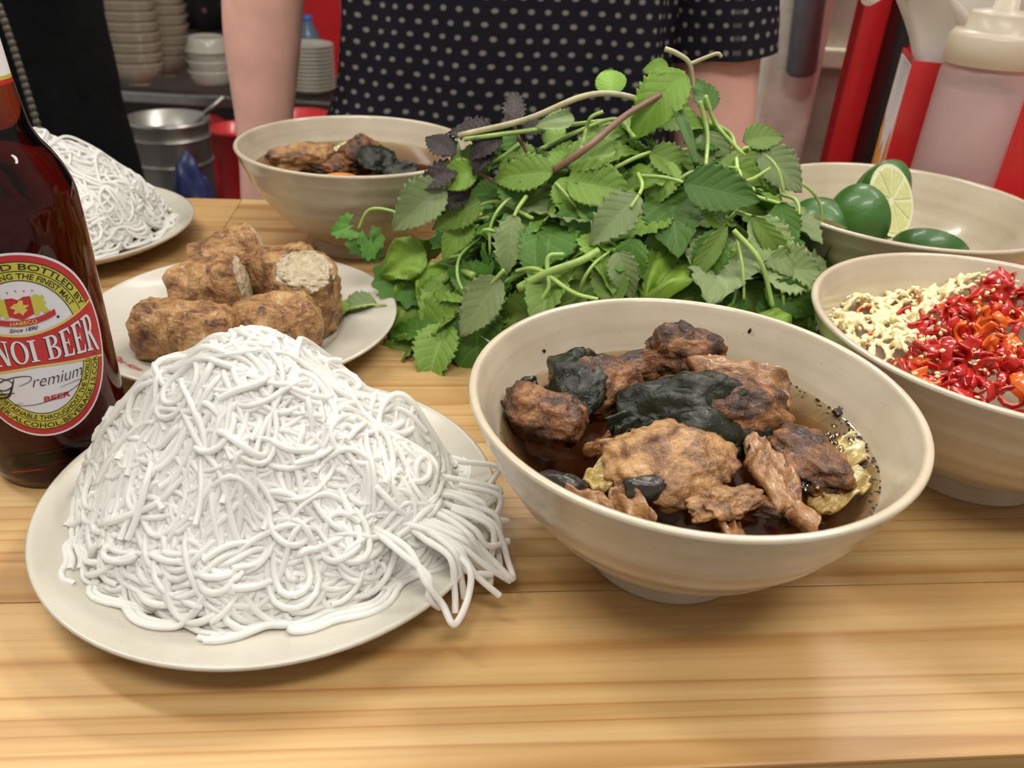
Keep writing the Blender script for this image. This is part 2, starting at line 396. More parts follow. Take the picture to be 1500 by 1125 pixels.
# ------------------------------------------------------------------ bowls and plates
def bowl_mesh(name, R=1.0, H=.9, sc=S):
    k = H/.9
    out = [(.0, .03), (.33, .03), (.345, .0), (.40, .0), (.405, .02), (.395, .10), (.43, .135), (.50, .18), (.61, .265), (.72, .385), (.82, .52), (.90, .66), (.955, .79), (.985, .86), (1.0, .893)]
    o2 = smoothprof(out[6:], 44)
    o2 = [(r+.0035*math.sin(z*42)*(1 if .16 < z < .82 else 0), z) for r, z in o2]
    inn = [(1.0, .893), (.995, .906), (.98, .91), (.963, .903), (.945, .865), (.90, .765), (.855, .66), (.78, .525), (.68, .40), (.55, .285), (.40, .20), (.2, .155), (0, .145)]
    prof = out[:6]+o2+smoothprof(inn, 40)[1:]
    return lathe([(r*R*sc, z*k*sc) for r, z in prof], 96, name)
def bowl(px, label, R=1.0):
    o = obj('bowl', bowl_mesh('bowl', R), M_BOWL, loc=(px[0]*S, px[1]*S, 0))
    tag(o, label, 'bowl', None); return o
B1, B2, B3, B4 = (.807, 3.19), (-1.44, 7.06), (2.921, 6.288), (2.70, 4.102)
bowl(B1, 'cream stoneware bowl of brown broth and grilled pork, beside the noodle plate')
bowl(B2, 'cream stoneware bowl of broth and pork standing behind the spring roll plate')
bowl(B3, 'cream stoneware bowl holding cut limes in front of the red caddy', 1.065)
bowl(B4, 'cream stoneware bowl filled with minced garlic and chopped red chili', 1.065)

def plate_mesh(name, R, flat=.58, rimz=.20, wide=False):
    if wide: up = [(0, .05), (.50, .052), (.60, .065), (.66, .10), (.74, .125), (.88, .16), (1.0, .20)]
    else: up = [(0, .055), (.45, .058), (.62, .075), (.78, .115), (.90, .16), (1.0, .21)]
    u = smoothprof(up, 36)
    lo = [(1.0, up[-1][1]), (1.012, up[-1][1]-.004), (1.008, up[-1][1]-.02)]+[(r+.004, z-.035) for r, z in up[::-1][1:] if r > .60]+[(.60, .03), (.585, 0), (.54, 0), (.53, .022), (0, .022)]
    return lathe([(r*R, z*.095) for r, z in (u+lo[1:])], 96, name)
P1 = Vector((-1.115*S, 3.17*S, 0)); P2 = Vector((-1.885*S, 5.15*S, 0)); P3 = Vector((-.3535, .600, 0)); P4 = Vector((.078, .520, 0))
tag(obj('noodle_plate', plate_mesh('noodle_plate', .0955), M_PLATE, loc=P1), 'round cream plate under the big noodle heap beside the pork bowl', 'plate')
tag(obj('noodle_plate', plate_mesh('noodle_plate_b', .0965), M_PLATE, loc=P3), 'round cream plate under the noodle heap behind the beer bottle', 'plate')
rp = empty('roll_plate', P2); tag(rp, 'ivory plate with red print on its rim, holding fried spring rolls', 'plate')
obj('dish', plate_mesh('dish', .0935, wide=True), M_RPLATE, rp)
tag(obj('herb_plate', plate_mesh('herb_plate', .122), M_WPLATE, loc=P4), 'bluish white plate almost hidden under the heap of green herbs', 'plate')

def text2d(body, size=1.0, shear=0, spacing=1.0, bold=0):
    cu = bpy.data.curves.new('t', 'FONT'); cu.body = body; cu.size = size; cu.align_x = 'CENTER'; cu.shear = shear; cu.space_character = spacing; cu.offset = bold
    cu.resolution_u = 3
    o = bpy.data.objects.new('t', cu); COL.objects.link(o)
    dg = bpy.context.evaluated_depsgraph_get(); dg.update()
    me = bpy.data.meshes.new_from_object(o.evaluated_get(dg))
    v = np.array([x.co[:2] for x in me.vertices]); f = [tuple(p.vertices) for p in me.polygons]
    bpy.data.objects.remove(o); bpy.data.curves.remove(cu); bpy.data.meshes.remove(me)
    return v, f
# red lettering on the rim of the roll plate
def rim_text(body, ang, r0, size, flip):
    v, f = text2d(body, 1.0, .25, 1.0, .015); out = []
    for x, y in v:
        x *= size; y *= size*.8
        rr = r0+(y if not flip else -y); a = ang+(-x if not flip else x)/r0
        z = np.interp(rr/.0935, [.66, .74, .88, 1.0], [.10, .125, .16, .20])*.095+.0005
        out.append((rr*math.cos(a), rr*math.sin(a), z))
    return newmesh('rim_lettering', out, f, False)
obj('rim_lettering', rim_text('KIM', math.radians(62), .0755, .0085, False), M_REDINK, rp)
obj('rim_lettering', rim_text('Dac Kim', math.radians(237), .083, .0072, True), M_REDINK, rp)

# ------------------------------------------------------------------ broth
def broth(B, zl, label):
    inn = [(.70, .40), (.80, .525), (.872, .66), (.915, .765), (.95, .865)]
    r = np.interp(zl, [a[1] for a in inn], [a[0] for a in inn])
    prof = [(0, zl), (r*.5, zl), (r*.965, zl), (r*.985, zl+.004), (r*1.003, zl+.012), (r*1.003, zl-.01)]+[(a*1.004, b) for a, b in [(.80, .525), (.70, .40), (.57, .285), (.42, .20), (.22, .153)] if b < zl]+[(0, .142)]
    o = obj('broth', lathe([(a*S, b*S) for a, b in prof], 72, 'broth'), M_BROTH, loc=(B[0]*S, B[1]*S, 0))
    return tag(o, label, 'broth')
ZB = .655*S
broth(B1, .655, 'clear brown dipping broth around the pork in the bowl beside the noodle plate')
ZB2 = .70*S
broth(B2, .70, 'clear brown broth in the bowl behind the spring roll plate')

# ------------------------------------------------------------------ lumps of food
_seed = [0]
def lump(name, c, r, mat, amp=.25, freq=2.2, rz=0, tilt=(0, 0), sub=4, flat=1.0, fine=.095):
    _seed[0] += 1
    v, f = (ICO4 if sub == 4 else ICO3 if sub == 3 else ICO2)
    q = v+_seed[0]*7.77
    d = 1+amp*fbm(q*freq*.6, 2)+fine*fbm(q*freq*2.6, 4)
    w = v*d[:, None]*np.array(r)
    me = newmesh(name, w, f)
    o = obj(name, me, mat); o.location = c; o.rotation_euler = (tilt[0], tilt[1], rz); return o
def sheet(name, c, sx, sy, mat, bend=.3, curl=.002, th=.0012, rz=0, tilt=(0, 0), nx=30, ny=24, rag=.15, dome=0):
    _seed[0] += 1; sd = _seed[0]*3.1
    X, Y = np.meshgrid(np.linspace(-1, 1, nx), np.linspace(-1, 1, ny)); x, y = X.ravel(), Y.ravel()
    sq = np.sqrt(np.maximum(1e-9, 1-.42*(np.minimum(np.abs(x), np.abs(y))**2)*1.0))      # rounded corners
    e = 1+rag*fbm(np.stack([x*1.3+sd, y*1.3, 0*x], 1), 2)
    px, py = x*sq*e*sx, y*sq*e*sy
    z = -dome*(x*x+y*y)*max(sx, sy)-bend*sx*x*x+curl*fbm(np.stack([x*2+sd, y*2, 0*x+sd], 1), 5)
    n = nx*ny; v = np.vstack([np.stack([px, py, z+th/2], 1), np.stack([px, py, z-th/2], 1)]); f = []
    for j in range(ny-1):
        for i in range(nx-1):
            a = j*nx+i; f.append((a, a+1, a+nx+1, a+nx)); f.append((n+a, n+a+nx, n+a+nx+1, n+a+1))
    edge = [i for i in range(nx)]+[j*nx+nx-1 for j in range(1, ny)]+[(ny-1)*nx+i for i in range(nx-2, -1, -1)]+[j*nx for j in range(ny-2, 0, -1)]
    for a, b in zip(edge, edge[1:]+edge[:1]): f.append((b, a, n+a, n+b))
    o = obj(name, newmesh(name, v, f), mat); o.location = c; o.rotation_euler = (tilt[0], tilt[1], rz); return o
def L(o, label, cat, group=None): return tag(o, label, cat, group)

mm = .001
def onb(px, py, dz=0, zb=ZB): return at(px, py, zb+dz*mm)
# front bowl
L(lump('pork_patty', onb(985, 683, 1), (25*mm, 20*mm, 13*mm), M_MEATP, .20, 2.0, .2), 'large tan grilled pork patty with charred edge in the broth', 'pork patty')
o = lump('char_crust', onb(945, 716, 4), (9*mm, 5*mm, 5*mm), M_CHAR, .3, 3, .3, sub=3); L(o, 'black charred crust on the front side of the large patty', 'char')
L(lump('pork_patty', onb(797, 608, 2), (18*mm, 13*mm, 12*mm), M_MEAT, .25, 2.2, -.5), 'browned pork patty against the bowl wall, left of the small leaf wrap', 'pork patty')
L(lump('char_bit', onb(775, 560, 9), (4*mm, 3*mm, 3*mm), M_CHAR, .4, 3, 0, sub=3), 'small black burnt crumb on the browned patty', 'char')
L(lump('pork_patty', onb(868, 570, 4), (20*mm, 15*mm, 15*mm), M_MEAT, .22, 2.2, .3), 'brown pork patty half covered by a small cooked leaf', 'pork patty')
L(sheet('betel_leaf', onb(858, 548, 17), 15*mm, 15*mm, M_WRAP, .35, .004, .0012, .4, (.5, -.15), rag=.25, dome=.25), 'small dark cooked leaf draped over a brown patty', 'cooked leaf')
L(lump('leaf_wrapped_pork', onb(1040, 592, 7), (31*mm, 17*mm, 14*mm), M_MEAT, .16, 2, -.12), 'brown pork roll under the large glossy dark leaf', 'pork patty')
L(sheet('betel_leaf', onb(1022, 580, 19), 31*mm, 19*mm, M_WRAP, .20, .0045, .0014, -.15, (.35, .02), 48, 36, .2, .22), 'large glossy black-green leaf wrapped over pork in the middle of the bowl', 'cooked leaf')
L(sheet('betel_leaf', onb(938, 612, 5), 17*mm, 6*mm, M_WRAP, .1, .004, .0012, .55, (.3, .1), rag=.3), 'narrow green leaf end trailing into the broth from the big wrap', 'cooked leaf')
L(lump('pork_patty', onb(998, 520, 8), (20*mm, 12*mm, 14*mm), M_MEAT, .25, 2.2, -.2), 'brown pork chunk rising against the far bowl wall', 'pork patty')
L(lump('pork_patty', onb(935, 535, 1), (19*mm, 9*mm, 7*mm), M_MEAT, .3, 2.2, .25), 'flat pork piece beside the chunk at the far bowl wall', 'pork patty')
L(sheet('pork_slice', onb(1088, 562, 8), 23*mm, 15*mm, M_FAT, .15, .004, .004, -.1, (.45, .1), 36, 24, .2), 'pale tan pork belly slice behind the big leaf wrap', 'pork slice')
L(lump('pork_patty', onb(1172, 668, 0), (15*mm, 22*mm, 9*mm), M_MEAT, .30, 2.4, .35), 'ragged pork piece with foam near the papaya slices', 'pork patty')
L(sheet('pork_slice', onb(1138, 702, 3), 8*mm, 24*mm, M_FAT, .2, .005, .004, .25, (.1, .2), 22, 40, .3), 'golden fatty pork strip lying on the ragged foamy piece', 'pork slice')
L(lump('pork_patty', onb(1118, 745, -2), (18*mm, 6*mm, 5*mm), M_MEAT, .35, 2.6, -.35), 'thin dark pork scrap near the front rim of the bowl', 'pork patty')
L(lump('pork_patty', onb(1062, 738, 2), (12*mm, 7*mm, 5*mm), M_MEATP, .4, 3, .4), 'small pale pork scrap in front of the large patty', 'pork patty')
L(sheet('pork_slice', onb(1068, 765, -2), 5*mm, 12*mm, M_FAT, .2, .003, .003, .1, (0, .2), 10, 14, .3), 'orange pork strip sinking at the front rim', 'pork slice')
for (x, y, a, sx, sy, lb) in ((1255, 655, .5, 15, 9, 'white ragged papaya slice against the bowl wall'), (1232, 712, .6, 15, 7, 'yellowish papaya slice below the white ragged one'),
                             (1110, 640, -.3, 16, 8, 'pale papaya slice between the two pork pieces'), (888, 694, .7, 10, 6, 'translucent papaya slice left of the large patty')):
    L(sheet('papaya_slice', onb(x, y, -1.5), sx*mm, sy*mm, M_PAPAYA, .15, .0022, .0018, a, (.15, -.12), rag=.22), lb, 'papaya slice')
for (x, y, a, sx, sy, lb) in ((872, 742, -.3, 12, 7, 'greyish pork fat slice at the near left bowl wall'), (915, 752, -.9, 12, 7, 'folded pork fat slice beside the greyish one'), (905, 655, .2, 14, 8, 'sunken amber pork slice under the broth')):
    L(sheet('pork_slice', onb(x, y, 0 if y > 700 else -4), sx*mm, sy*mm, M_FAT, .25, .004, .003, a, (.2, .1), rag=.25), lb, 'pork slice')
L(lump('char_bit', onb(823, 708, 1), (11*mm, 5*mm, 4*mm), M_CHAR, .3, 2.5, -.35, sub=3), 'long black charred bit at the near left bowl wall', 'char')
L(lump('char_bit', onb(1232, 602, 1), (4*mm, 2.5*mm, 2*mm), M_CHAR, .5, 3, .5, sub=3), 'black peppery clump floating by the bowl wall', 'char')
# pepper specks and foam on the broth: too many to count
def specks(name, pts, r, mat, label, cat):
    m = MB(); rg = random.Random(len(pts))
    v, f = ICO2 if r > .0008 else ico(1)
    for p in pts:
        k = r*rg.uniform(.5, 1.2); m.add([(p[0]+a[0]*k*rg.uniform(.7, 1.3), p[1]+a[1]*k, p[2]+a[2]*k*.7) for a in v], f)
    return tag(obj(name, m.mesh(name), mat), label, cat, kind='stuff')
rg = random.Random(5); pts = []
for k in range(110):
    a = rg.gauss(.15, .55) if k % 3 else rg.uniform(-3.1, 3.1); rr = S*.855*(1-abs(rg.gauss(0, .03)))
    pts.append((B1[0]*S+rr*math.cos(a), B1[1]*S+rr*math.sin(a), ZB+.0003))
specks('pepper_specks', pts, .0007, M_CHAR, 'black pepper specks floating along the wall of the pork bowl', 'pepper')
M_FOAM = clear('broth_foam', (.96, .93, .88), None, 0, 1.6)
pts = []
for (x, y, n, sp) in ((1205, 655, 60, 16), (1180, 700, 40, 12), (912, 575, 26, 14), (890, 590, 20, 10), (950, 690, 16, 10), (930, 655, 14, 9)):
    for k in range(n):
        p = onb(x+rg.gauss(0, sp), y+rg.gauss(0, sp*.8), 0); pts.append((p.x, p.y, ZB+.0005))
specks('broth_bubbles', pts, .0013, M_FOAM, 'clusters of clear oil bubbles on the broth around the pork', 'bubbles')
# a few burnt flecks stuck to the inner wall
for (x, y, a) in ((1097, 487, 1.5), (797, 515, .8)):
    d = ray(x, y); best = None
    for k in range(400):
        t = .25+k*.0008; p = CAM+d*t; rr = math.hypot(p[0]-B1[0]*S, p[1]-B1[1]*S)/S
        zz = np.interp(rr, [.78, .855, .90, .945, .963], [.525, .66, .765, .865, .903])*S
        if p[2] < zz and rr < .97: best = p; break
    if best is not None:
        o = lump('char_fleck', Vector(best)+Vector((0, -.0004, .0006)), (.0009, .0009, .0026 if x > 1000 else .0013), M_CHAR, .2, 2, 0, (.5, 0), 2)
        L(o, 'tiny black burnt fleck stuck to the inner bowl wall', 'char', 'burnt flecks on the bowl wall')
# back bowl
def onc(px, py, dz=0): return at(px, py, ZB2+dz*mm)
L(lump('pork_patty', onc(440, 232, 9), (24*mm, 14*mm, 12*mm), M_MEATP, .25, 2.2, .35), 'tan grilled pork patty leaning at the wall of the far broth bowl', 'pork patty')
L(lump('pork_patty', onc(487, 243, 3), (19*mm, 14*mm, 9*mm), M_MEAT, .25, 2.2, 0), 'brown pork patty lying between tan patty and carrot slice', 'pork patty')
L(lump('pork_patty', onc(530, 228, 9), (16*mm, 14*mm, 15*mm), M_MEAT, .2, 2.2, 0), 'reddish pork patty with a leaf folded over its right side', 'pork patty')
L(sheet('betel_leaf', onc(555, 225, 18), 17*mm, 15*mm, M_WRAP, .3, .004, .0014, -.2, (.2, .5), 34, 30, .2, .3), 'dark cooked leaf folded over the reddish patty', 'cooked leaf')
L(lump('pork_patty', onc(568, 248, 3), (13*mm, 10*mm, 9*mm), M_MEAT, .2, 2.2, 0), 'small pork patty peeking from under the crinkled leaf', 'pork patty')
L(sheet('betel_leaf', onc(600, 244, 10), 18*mm, 15*mm, M_WRAP, .25, .004, .0014, .2, (.2, .35), 34, 30, .2, .3), 'crinkled dark cooked leaf close to the herb heap', 'cooked leaf')
L(sheet('pork_slice', onc(515, 244, 2), 10*mm, 9*mm, M_FAT, .2, .003, .003, .3, (.3, 0), rag=.2), 'pale pork slice floating in the far broth bowl', 'pork slice')
cs = MB(); cs.tube([(0, 0, 0), (0, 0, .003)], .0135, 20); L(obj('carrot_slice', bevel(cs.mesh('carrot_slice'), .0006, 1), M_CARROT, loc=onc(498, 266, 0)), 'round orange carrot slice floating at the near wall of the bowl', 'carrot slice')
L(sheet('papaya_slice', onc(500, 219, 3), 14*mm, 8*mm, M_PAPAYA, .2, .003, .0018, .1, (.3, 0)), 'pale papaya slice behind the tan patty', 'papaya slice')

# ------------------------------------------------------------------ rice noodles
def noodles(name, center, foot, height, nbundle, seed, label, zbase=.0075, peak=(0, 0), thick=.00118, drape=()):
    rg = np.random.default_rng(seed)
    fa = np.array([a for a, r in foot]); fr = np.array([r for a, r in foot])
    def footr(a):
        q = np.radians(a); return np.interp(a % 360, np.r_[fa, fa[0]+360], np.r_[fr, fr[0]])*(1+.035*np.sin(q*9+seed)+.03*np.sin(q*16+2*seed))
    def H(x, y):
        a = np.degrees(np.arctan2(y, x)); R = footr(a)
        q = np.hypot(x-peak[0]*(1-np.hypot(x, y)/R), y-peak[1]*(1-np.hypot(x, y)/R))/R
        h = height*np.clip(1-q**1.75, 0, 1)**.92
        lum = .010*vnoise(np.stack([x*34+seed, y*34, 0*x], -1))+.004*vnoise(np.stack([x*90, y*90+seed, 0*x], -1))
        return zbase+h+lum*np.clip((1-q)*4, 0, 1)
    V = []; F = []; nv = 0; ns = 6
    ang = np.linspace(0, 2*np.pi, ns, endpoint=False)
    for b in range(nbundle):
        a0 = rg.uniform(0, 360); R = footr(a0); r0 = R*np.sqrt(rg.uniform(0, 1))*.97
        x, y = r0*np.cos(np.radians(a0)), r0*np.sin(np.radians(a0))
        hd = rg.uniform(0, 2*np.pi); k = rg.normal(0, 60); n = int(rg.integers(20, 50)); st = .0024
        path = []
        for i in range(n):
            k = .92*k+rg.normal(0, 30)
            k = np.clip(k, -210, 210); hd += k*st
            rr = np.hypot(x, y); Rl = footr(np.degrees(np.arctan2(y, x)))
            if rr > Rl*.86:                                    # turn back to the heap
                ti = np.arctan2(-y, -x); dlt = (ti-hd+np.pi) % (2*np.pi)-np.pi; hd += .28*np.sign(dlt)
            x += st*np.cos(hd); y += st*np.sin(hd); path.append((x, y))
        path = np.array(path); pr_ = np.hypot(path[:, 0], path[:, 1]); lim = footr(np.degrees(np.arctan2(path[:, 1], path[:, 0])))*rg.uniform(.78, 1.07)
        qq = pr_/lim; path *= np.where(qq > .80, (.80+.20*np.tanh((qq-.80)/.20))/(qq+1e-9), 1)[:, None]; ns_b = int(rg.choice([1, 1, 1, 2, 2, 3, 4])); lay = rg.uniform(-.0035, .0032); wig = .0016
        if rg.random() < .16: lay += .0015; wig = .0036
        for s_ in range(ns_b):
            off = (s_-(ns_b-1)/2)*thick*1.9+rg.normal(0, .0004)
            T = np.gradient(path, axis=0); T /= np.linalg.norm(T, axis=1)[:, None]+1e-9
            wv = rg.normal(0, .0010)*np.sin(np.linspace(0, rg.uniform(2, 7), len(path))+rg.uniform(0, 6))
            P2d = path+np.stack([-T[:, 1], T[:, 0]], 1)*(off+wv)[:, None]
            i0 = int(rg.integers(0, 5)); i1 = len(P2d)-int(rg.integers(0, 5)); P2d = P2d[i0:i1]
            z = H(P2d[:, 0], P2d[:, 1]); z = np.convolve(np.pad(z, 2, mode='edge'), np.ones(5)/5, 'valid')
            z = z+lay+rg.normal(0, .0006)+wig*np.sin(np.linspace(0, rg.uniform(3, 11), len(z))+rg.uniform(0, 6))
            z = np.maximum(z, zbase+thick*.6+np.clip((np.hypot(P2d[:, 0], P2d[:, 1])-.055)*.22, 0, .02))
            P = np.c_[P2d, z]
            Tn = np.gradient(P, axis=0); Tn /= np.linalg.norm(Tn, axis=1)[:, None]+1e-9
            Nn = np.cross(Tn, [0, 0, 1.0]); Nn /= np.linalg.norm(Nn, axis=1)[:, None]+1e-9; Bn = np.cross(Tn, Nn)
            rad = thick*rg.uniform(.85, 1.15)
            ring = P[:, None, :]+rad*(np.cos(ang)[None, :, None]*Nn[:, None, :]+np.sin(ang)[None, :, None]*Bn[:, None, :])
            m = len(P); V.append(ring.reshape(-1, 3))
            i = np.arange(m-1)[:, None]*ns; j = np.arange(ns)[None, :]; j2 = (j+1) % ns
            q = np.stack([i+j, i+j2, i+ns+j2, i+ns+j], -1).reshape(-1, 4)+nv; F.append(q); nv += m*ns
    for (ang0, r_end, z_end, nst) in drape:              # strands slipping over the edge of the plate
        for k in range(nst):
            a0 = np.radians(ang0+rg.normal(0, 7)); re = r_end*rg.uniform(.9, 1.04); ctl = []
            for q, rr, zz in ((0, .060, .030), (.3, .078, .029), (.6, .092, .0265), (.8, .5*(.092+re), .5*(.024+z_end)), (1, re, z_end)):
                aa = a0+rg.normal(0, .03)+(.10*np.sin(k)*q); ctl.append((rr*np.cos(aa), rr*np.sin(aa), zz+rg.uniform(0, .003)))
            if k % 3 == 0: ctl.append(((re-.004)*np.cos(a0+.09), (re-.004)*np.sin(a0+.09), z_end+.003)); ctl.append((.098*np.cos(a0+.15), .098*np.sin(a0+.15), .0255)); ctl.append((.080*np.cos(a0+.17), .080*np.sin(a0+.17), .029))
            vv, ff = tube_geo(smoothpath(ctl, 44), thick*1.05, ns, False); V.append(np.array(vv)); F.append(np.array(ff)+nv); nv += len(vv)
    # the packed inside of the heap
    g = 46; xs = np.linspace(-1, 1, g); X, Y = np.meshgrid(xs, xs); A = np.degrees(np.arctan2(Y, X))
    rr = np.maximum(np.abs(X), np.abs(Y)); hyp = np.hypot(X, Y)+1e-9; R = footr(A)*.76
    cx, cy = X/hyp*rr*R, Y/hyp*rr*R; cz = np.maximum(H(cx, cy)-.0062, zbase-.0004)
    V.append(np.stack([cx, cy, cz], -1).reshape(-1, 3)); i = np.arange(g-1)[:, None]*g; j = np.arange(g-1)[None, :]
    F.append((np.stack([i+j, i+j+1, i+g+j+1, i+g+j], -1).reshape(-1, 4)+nv))
    V = np.vstack(V); F = np.vstack(F)
    me = bpy.data.meshes.new(name); me.vertices.add(len(V)); me.vertices.foreach_set('co', V.ravel())
    me.loops.add(F.size); me.loops.foreach_set('vertex_index', F.ravel().astype(np.int32))
    me.polygons.add(len(F)); me.polygons.foreach_set('loop_start', np.arange(0, F.size, 4, dtype=np.int32))
    me.polygons.foreach_set('use_smooth', np.ones(len(F), bool)); me.update(calc_edges=True); me.validate()
    o = obj(name, me, M_NOODLE, loc=center)
    return tag(o, label, 'noodles', kind='stuff')
noodles('rice_noodles', P1, [(0, .088), (20, .080), (60, .074), (100, .074), (140, .078), (170, .087), (200, .082), (235, .076), (270, .073), (300, .070), (320, .074), (335, .083), (348, .089)], .070, 1750, 4,
        'tall tangled heap of white rice noodles on the plate beside the pork bowl', peak=(-.014, .012), thick=.00135, drape=((341, .109, .009, 9), (335, .103, .014, 5), (347, .102, .016, 4)))
noodles('rice_noodles', P3, [(0, .078), (60, .082), (120, .086), (180, .088), (240, .082), (300, .076)], .064, 800, 9,
        'white rice noodle heap on the plate behind the beer bottle', peak=(-.01, 0), thick=.00125)

# ------------------------------------------------------------------ spring rolls
def roll(name, c, length, rad, rz, tilt, label, cut=False, up=False):
    _seed[0] += 1
    root = empty(name, c); root.rotation_euler = (0, tilt, rz) if not up else (tilt, 0, rz)
    nr, n = 54, 72; v = []; f = []
    for i in range(nr):
        t = -1+2*i/(nr-1); e = (1-abs(t)**(9 if cut else 6.5))**.5 if abs(t) < 1 else .0
        if cut and t > .8: e = max(e, .93)
        for j in range(n):
            a = 2*math.pi*j/n; v.append((t*length/2, math.cos(a)*rad*max(e, .02), math.sin(a)*rad*max(e, .02)))
    v = np.array(v); q = v/rad+_seed[0]*5.3
    d = 1+.06*fbm(q*.9, 2)+.085*fbm(q*3.6, 4); v[:, 1:] *= d[:, None]; v[:, 0] += .0022*fbm(q*1.7+9, 2)
    for i in range(nr-1):
        for j in range(n): f.append((i*n+j, i*n+(j+1) % n, (i+1)*n+(j+1) % n, (i+1)*n+j))
    f.append(tuple(range(n-1, -1, -1))); f.append(tuple((nr-1)*n+j for j in range(n)))
    if up: v = v[:, [1, 2, 0]]
    obj('fried_skin', newmesh('fried_skin', v, f), M_ROLL, root)
    if cut:
        w, g = ICO4; q = w*3+_seed[0]; d = 1+.13*fbm(q*1.6, 3)
        w = w*d[:, None]*np.array([.0045, rad*.84, rad*.84])+np.array([length/2-.001, 0, 0])
        if up: w = w[:, [1, 2, 0]]
        tag(obj('filling', newmesh('filling', w, g), M_FILL, root), 'pale crumbly filling at the cut end')
    return tag(root, label, 'spring roll')
zp = .0065
def onr(px, py, z): return at(px, py, z)
roll('spring_roll', onr(270, 488, zp+.018), .060, .0190, -.06, 0, 'dark browned spring roll piece lying lengthwise, close to the beer bottle')
roll('spring_roll', onr(306, 427, zp+.020), .043, .0205, .25, -.25, 'golden spring roll piece between the dark browned one and the tallest one', True)
roll('spring_roll', onr(333, 384, zp+.023), .046, .0205, .5, -.30, 'spring roll piece standing tallest, next to the far rim of its plate', True)
roll('spring_roll', onr(420, 402, zp+.020), .042, .0200, .9, 0, 'mottled spring roll piece behind the one showing its filling', False)
roll('spring_roll', onr(449, 436, zp+.022), .046, .0205, .3, .35, 'spring roll piece set on end, open cut end showing pale filling', True, True)
roll('spring_roll', onr(408, 478, zp+.019), .050, .0195, .55, 0, 'orange brown spring roll piece just behind the noodle heap', False)

# ------------------------------------------------------------------ herbs
def leaf_mesh(name, kind, seed, mats):
    rg = random.Random(seed); nu, nv = 13, 46
    V = []; UV = []
    for j in range(nv):
        t = j/(nv-1)
        if kind == 'ovate': w = .36*(math.sin(math.pi*min(1, t**.72*1.0))**.85)*(1-.12*t)+.0
        elif kind == 'round': w = .47*math.sin(math.pi*t**.80)**.65
        elif kind == 'lance': w = .17*math.sin(math.pi*t**.85)**.9
        elif kind == 'blade': w = .05*math.sin(math.pi*(t*.93+.07))**.5
        elif kind == 'jag': w = .36*(math.sin(math.pi*t**.75)**.8)
        else: w = .4*math.sin(math.pi*t**.7)**.7
        saw = {'ovate': .20, 'jag': .34, 'round': .10, 'lance': .09}.get(kind, 0)
        nteeth = 11 if kind != 'jag' else 8
        for i in range(nu):
            u = -1+2*i/(nu-1)
            ww = w*(1-saw*((t*nteeth) % 1.0)*abs(u)**5)
            x = t+abs(u)*0.02; y = u*ww
            V.append((x, y, 0)); UV.append((u, t))
    V = np.array(V); UV = np.array(UV); u, t = UV[:, 0], UV[:, 1]
    fold = rg.uniform(.10, .45); droop = rg.uniform(.05, .45); tw = rg.uniform(-.5, .5)
    z = np.abs(V[:, 1])*fold-droop*t*t+.018*np.cos((t-.28*np.abs(u))*7*2*np.pi)*np.abs(u)*(kind != 'blade')
    z += .05*fbm(np.stack([V[:, 0]*2.5+seed, V[:, 1]*2.5, 0*t], 1), 2)*np.abs(u)
    z += V[:, 1]*tw*t
    if kind == 'frill': z += .10*np.sin(u*7+seed)*t*t+.08*np.sin(t*13+u*5)*np.abs(u)**2
    # bend along the length without stretching
    V[:, 2] = z; V[:, 0] -= .18*droop*t*t
    th = .006; n = nu*nv
    A = V.copy(); B = V.copy(); A[:, 2] += th/2; B[:, 2] -= th/2
    f = []; mi = []
    for j in range(nv-1):
        for i in range(nu-1):
            a = j*nu+i; f.append((a, a+nu, a+nu+1, a+1)); mi.append(0); f.append((n+a, n+a+1, n+a+nu+1, n+a+nu)); mi.append(1)
    for j in range(nv-1):
        for i in (0, nu-1):
            a = j*nu+i; f.append((a, n+a, n+a+nu, a+nu) if i == 0 else (a, a+nu, n+a+nu, n+a)); mi.append(0)
    me = newmesh(name, np.vstack([A, B]), f, True, np.vstack([UV, UV]), mi)
    for m in mats: me.materials.append(m)
    return me
def cori_mesh(name, seed, mats):
    rg = random.Random(seed); na, nr = 60, 6; V = [(0, 0, 0)]; UV = [(0, 0)]
    for k in range(1, nr+1):
        for i in range(na):
            a = -2.3+4.6*i/(na-1); q = .62+.30*abs(math.cos(a*1.55))**.7+.07*math.sin(a*13+seed)
            r = q*k/nr; x = .30+r*math.cos(a)*.75; y = r*math.sin(a)*.72
            V.append((x, y, 0)); UV.append((y*1.5, x))
    V = np.array(V); V[:, 2] = .12*np.abs(V[:, 1])-.35*V[:, 0]**2*rg.uniform(.2, 1)+.07*fbm(V*2.2+seed, 2); n = len(V)
    A = V.copy(); B = V.copy(); A[:, 2] += .004; B[:, 2] -= .004; f = []; mi = []
    for k in range(nr):
        for i in range(na-1):
            if k == 0: q = (0, 1+i, 2+i)
            else: a = 1+(k-1)*na+i; q = (a, a+na, a+na+1, a+1)
            f.append(q); mi.append(0); f.append(tuple(n+x for x in q[::-1])); mi.append(1)
    me = newmesh(name, np.vstack([A, B]), f, True, np.vstack([UV, UV]), mi)
    for m in mats: me.materials.append(m)
    return me
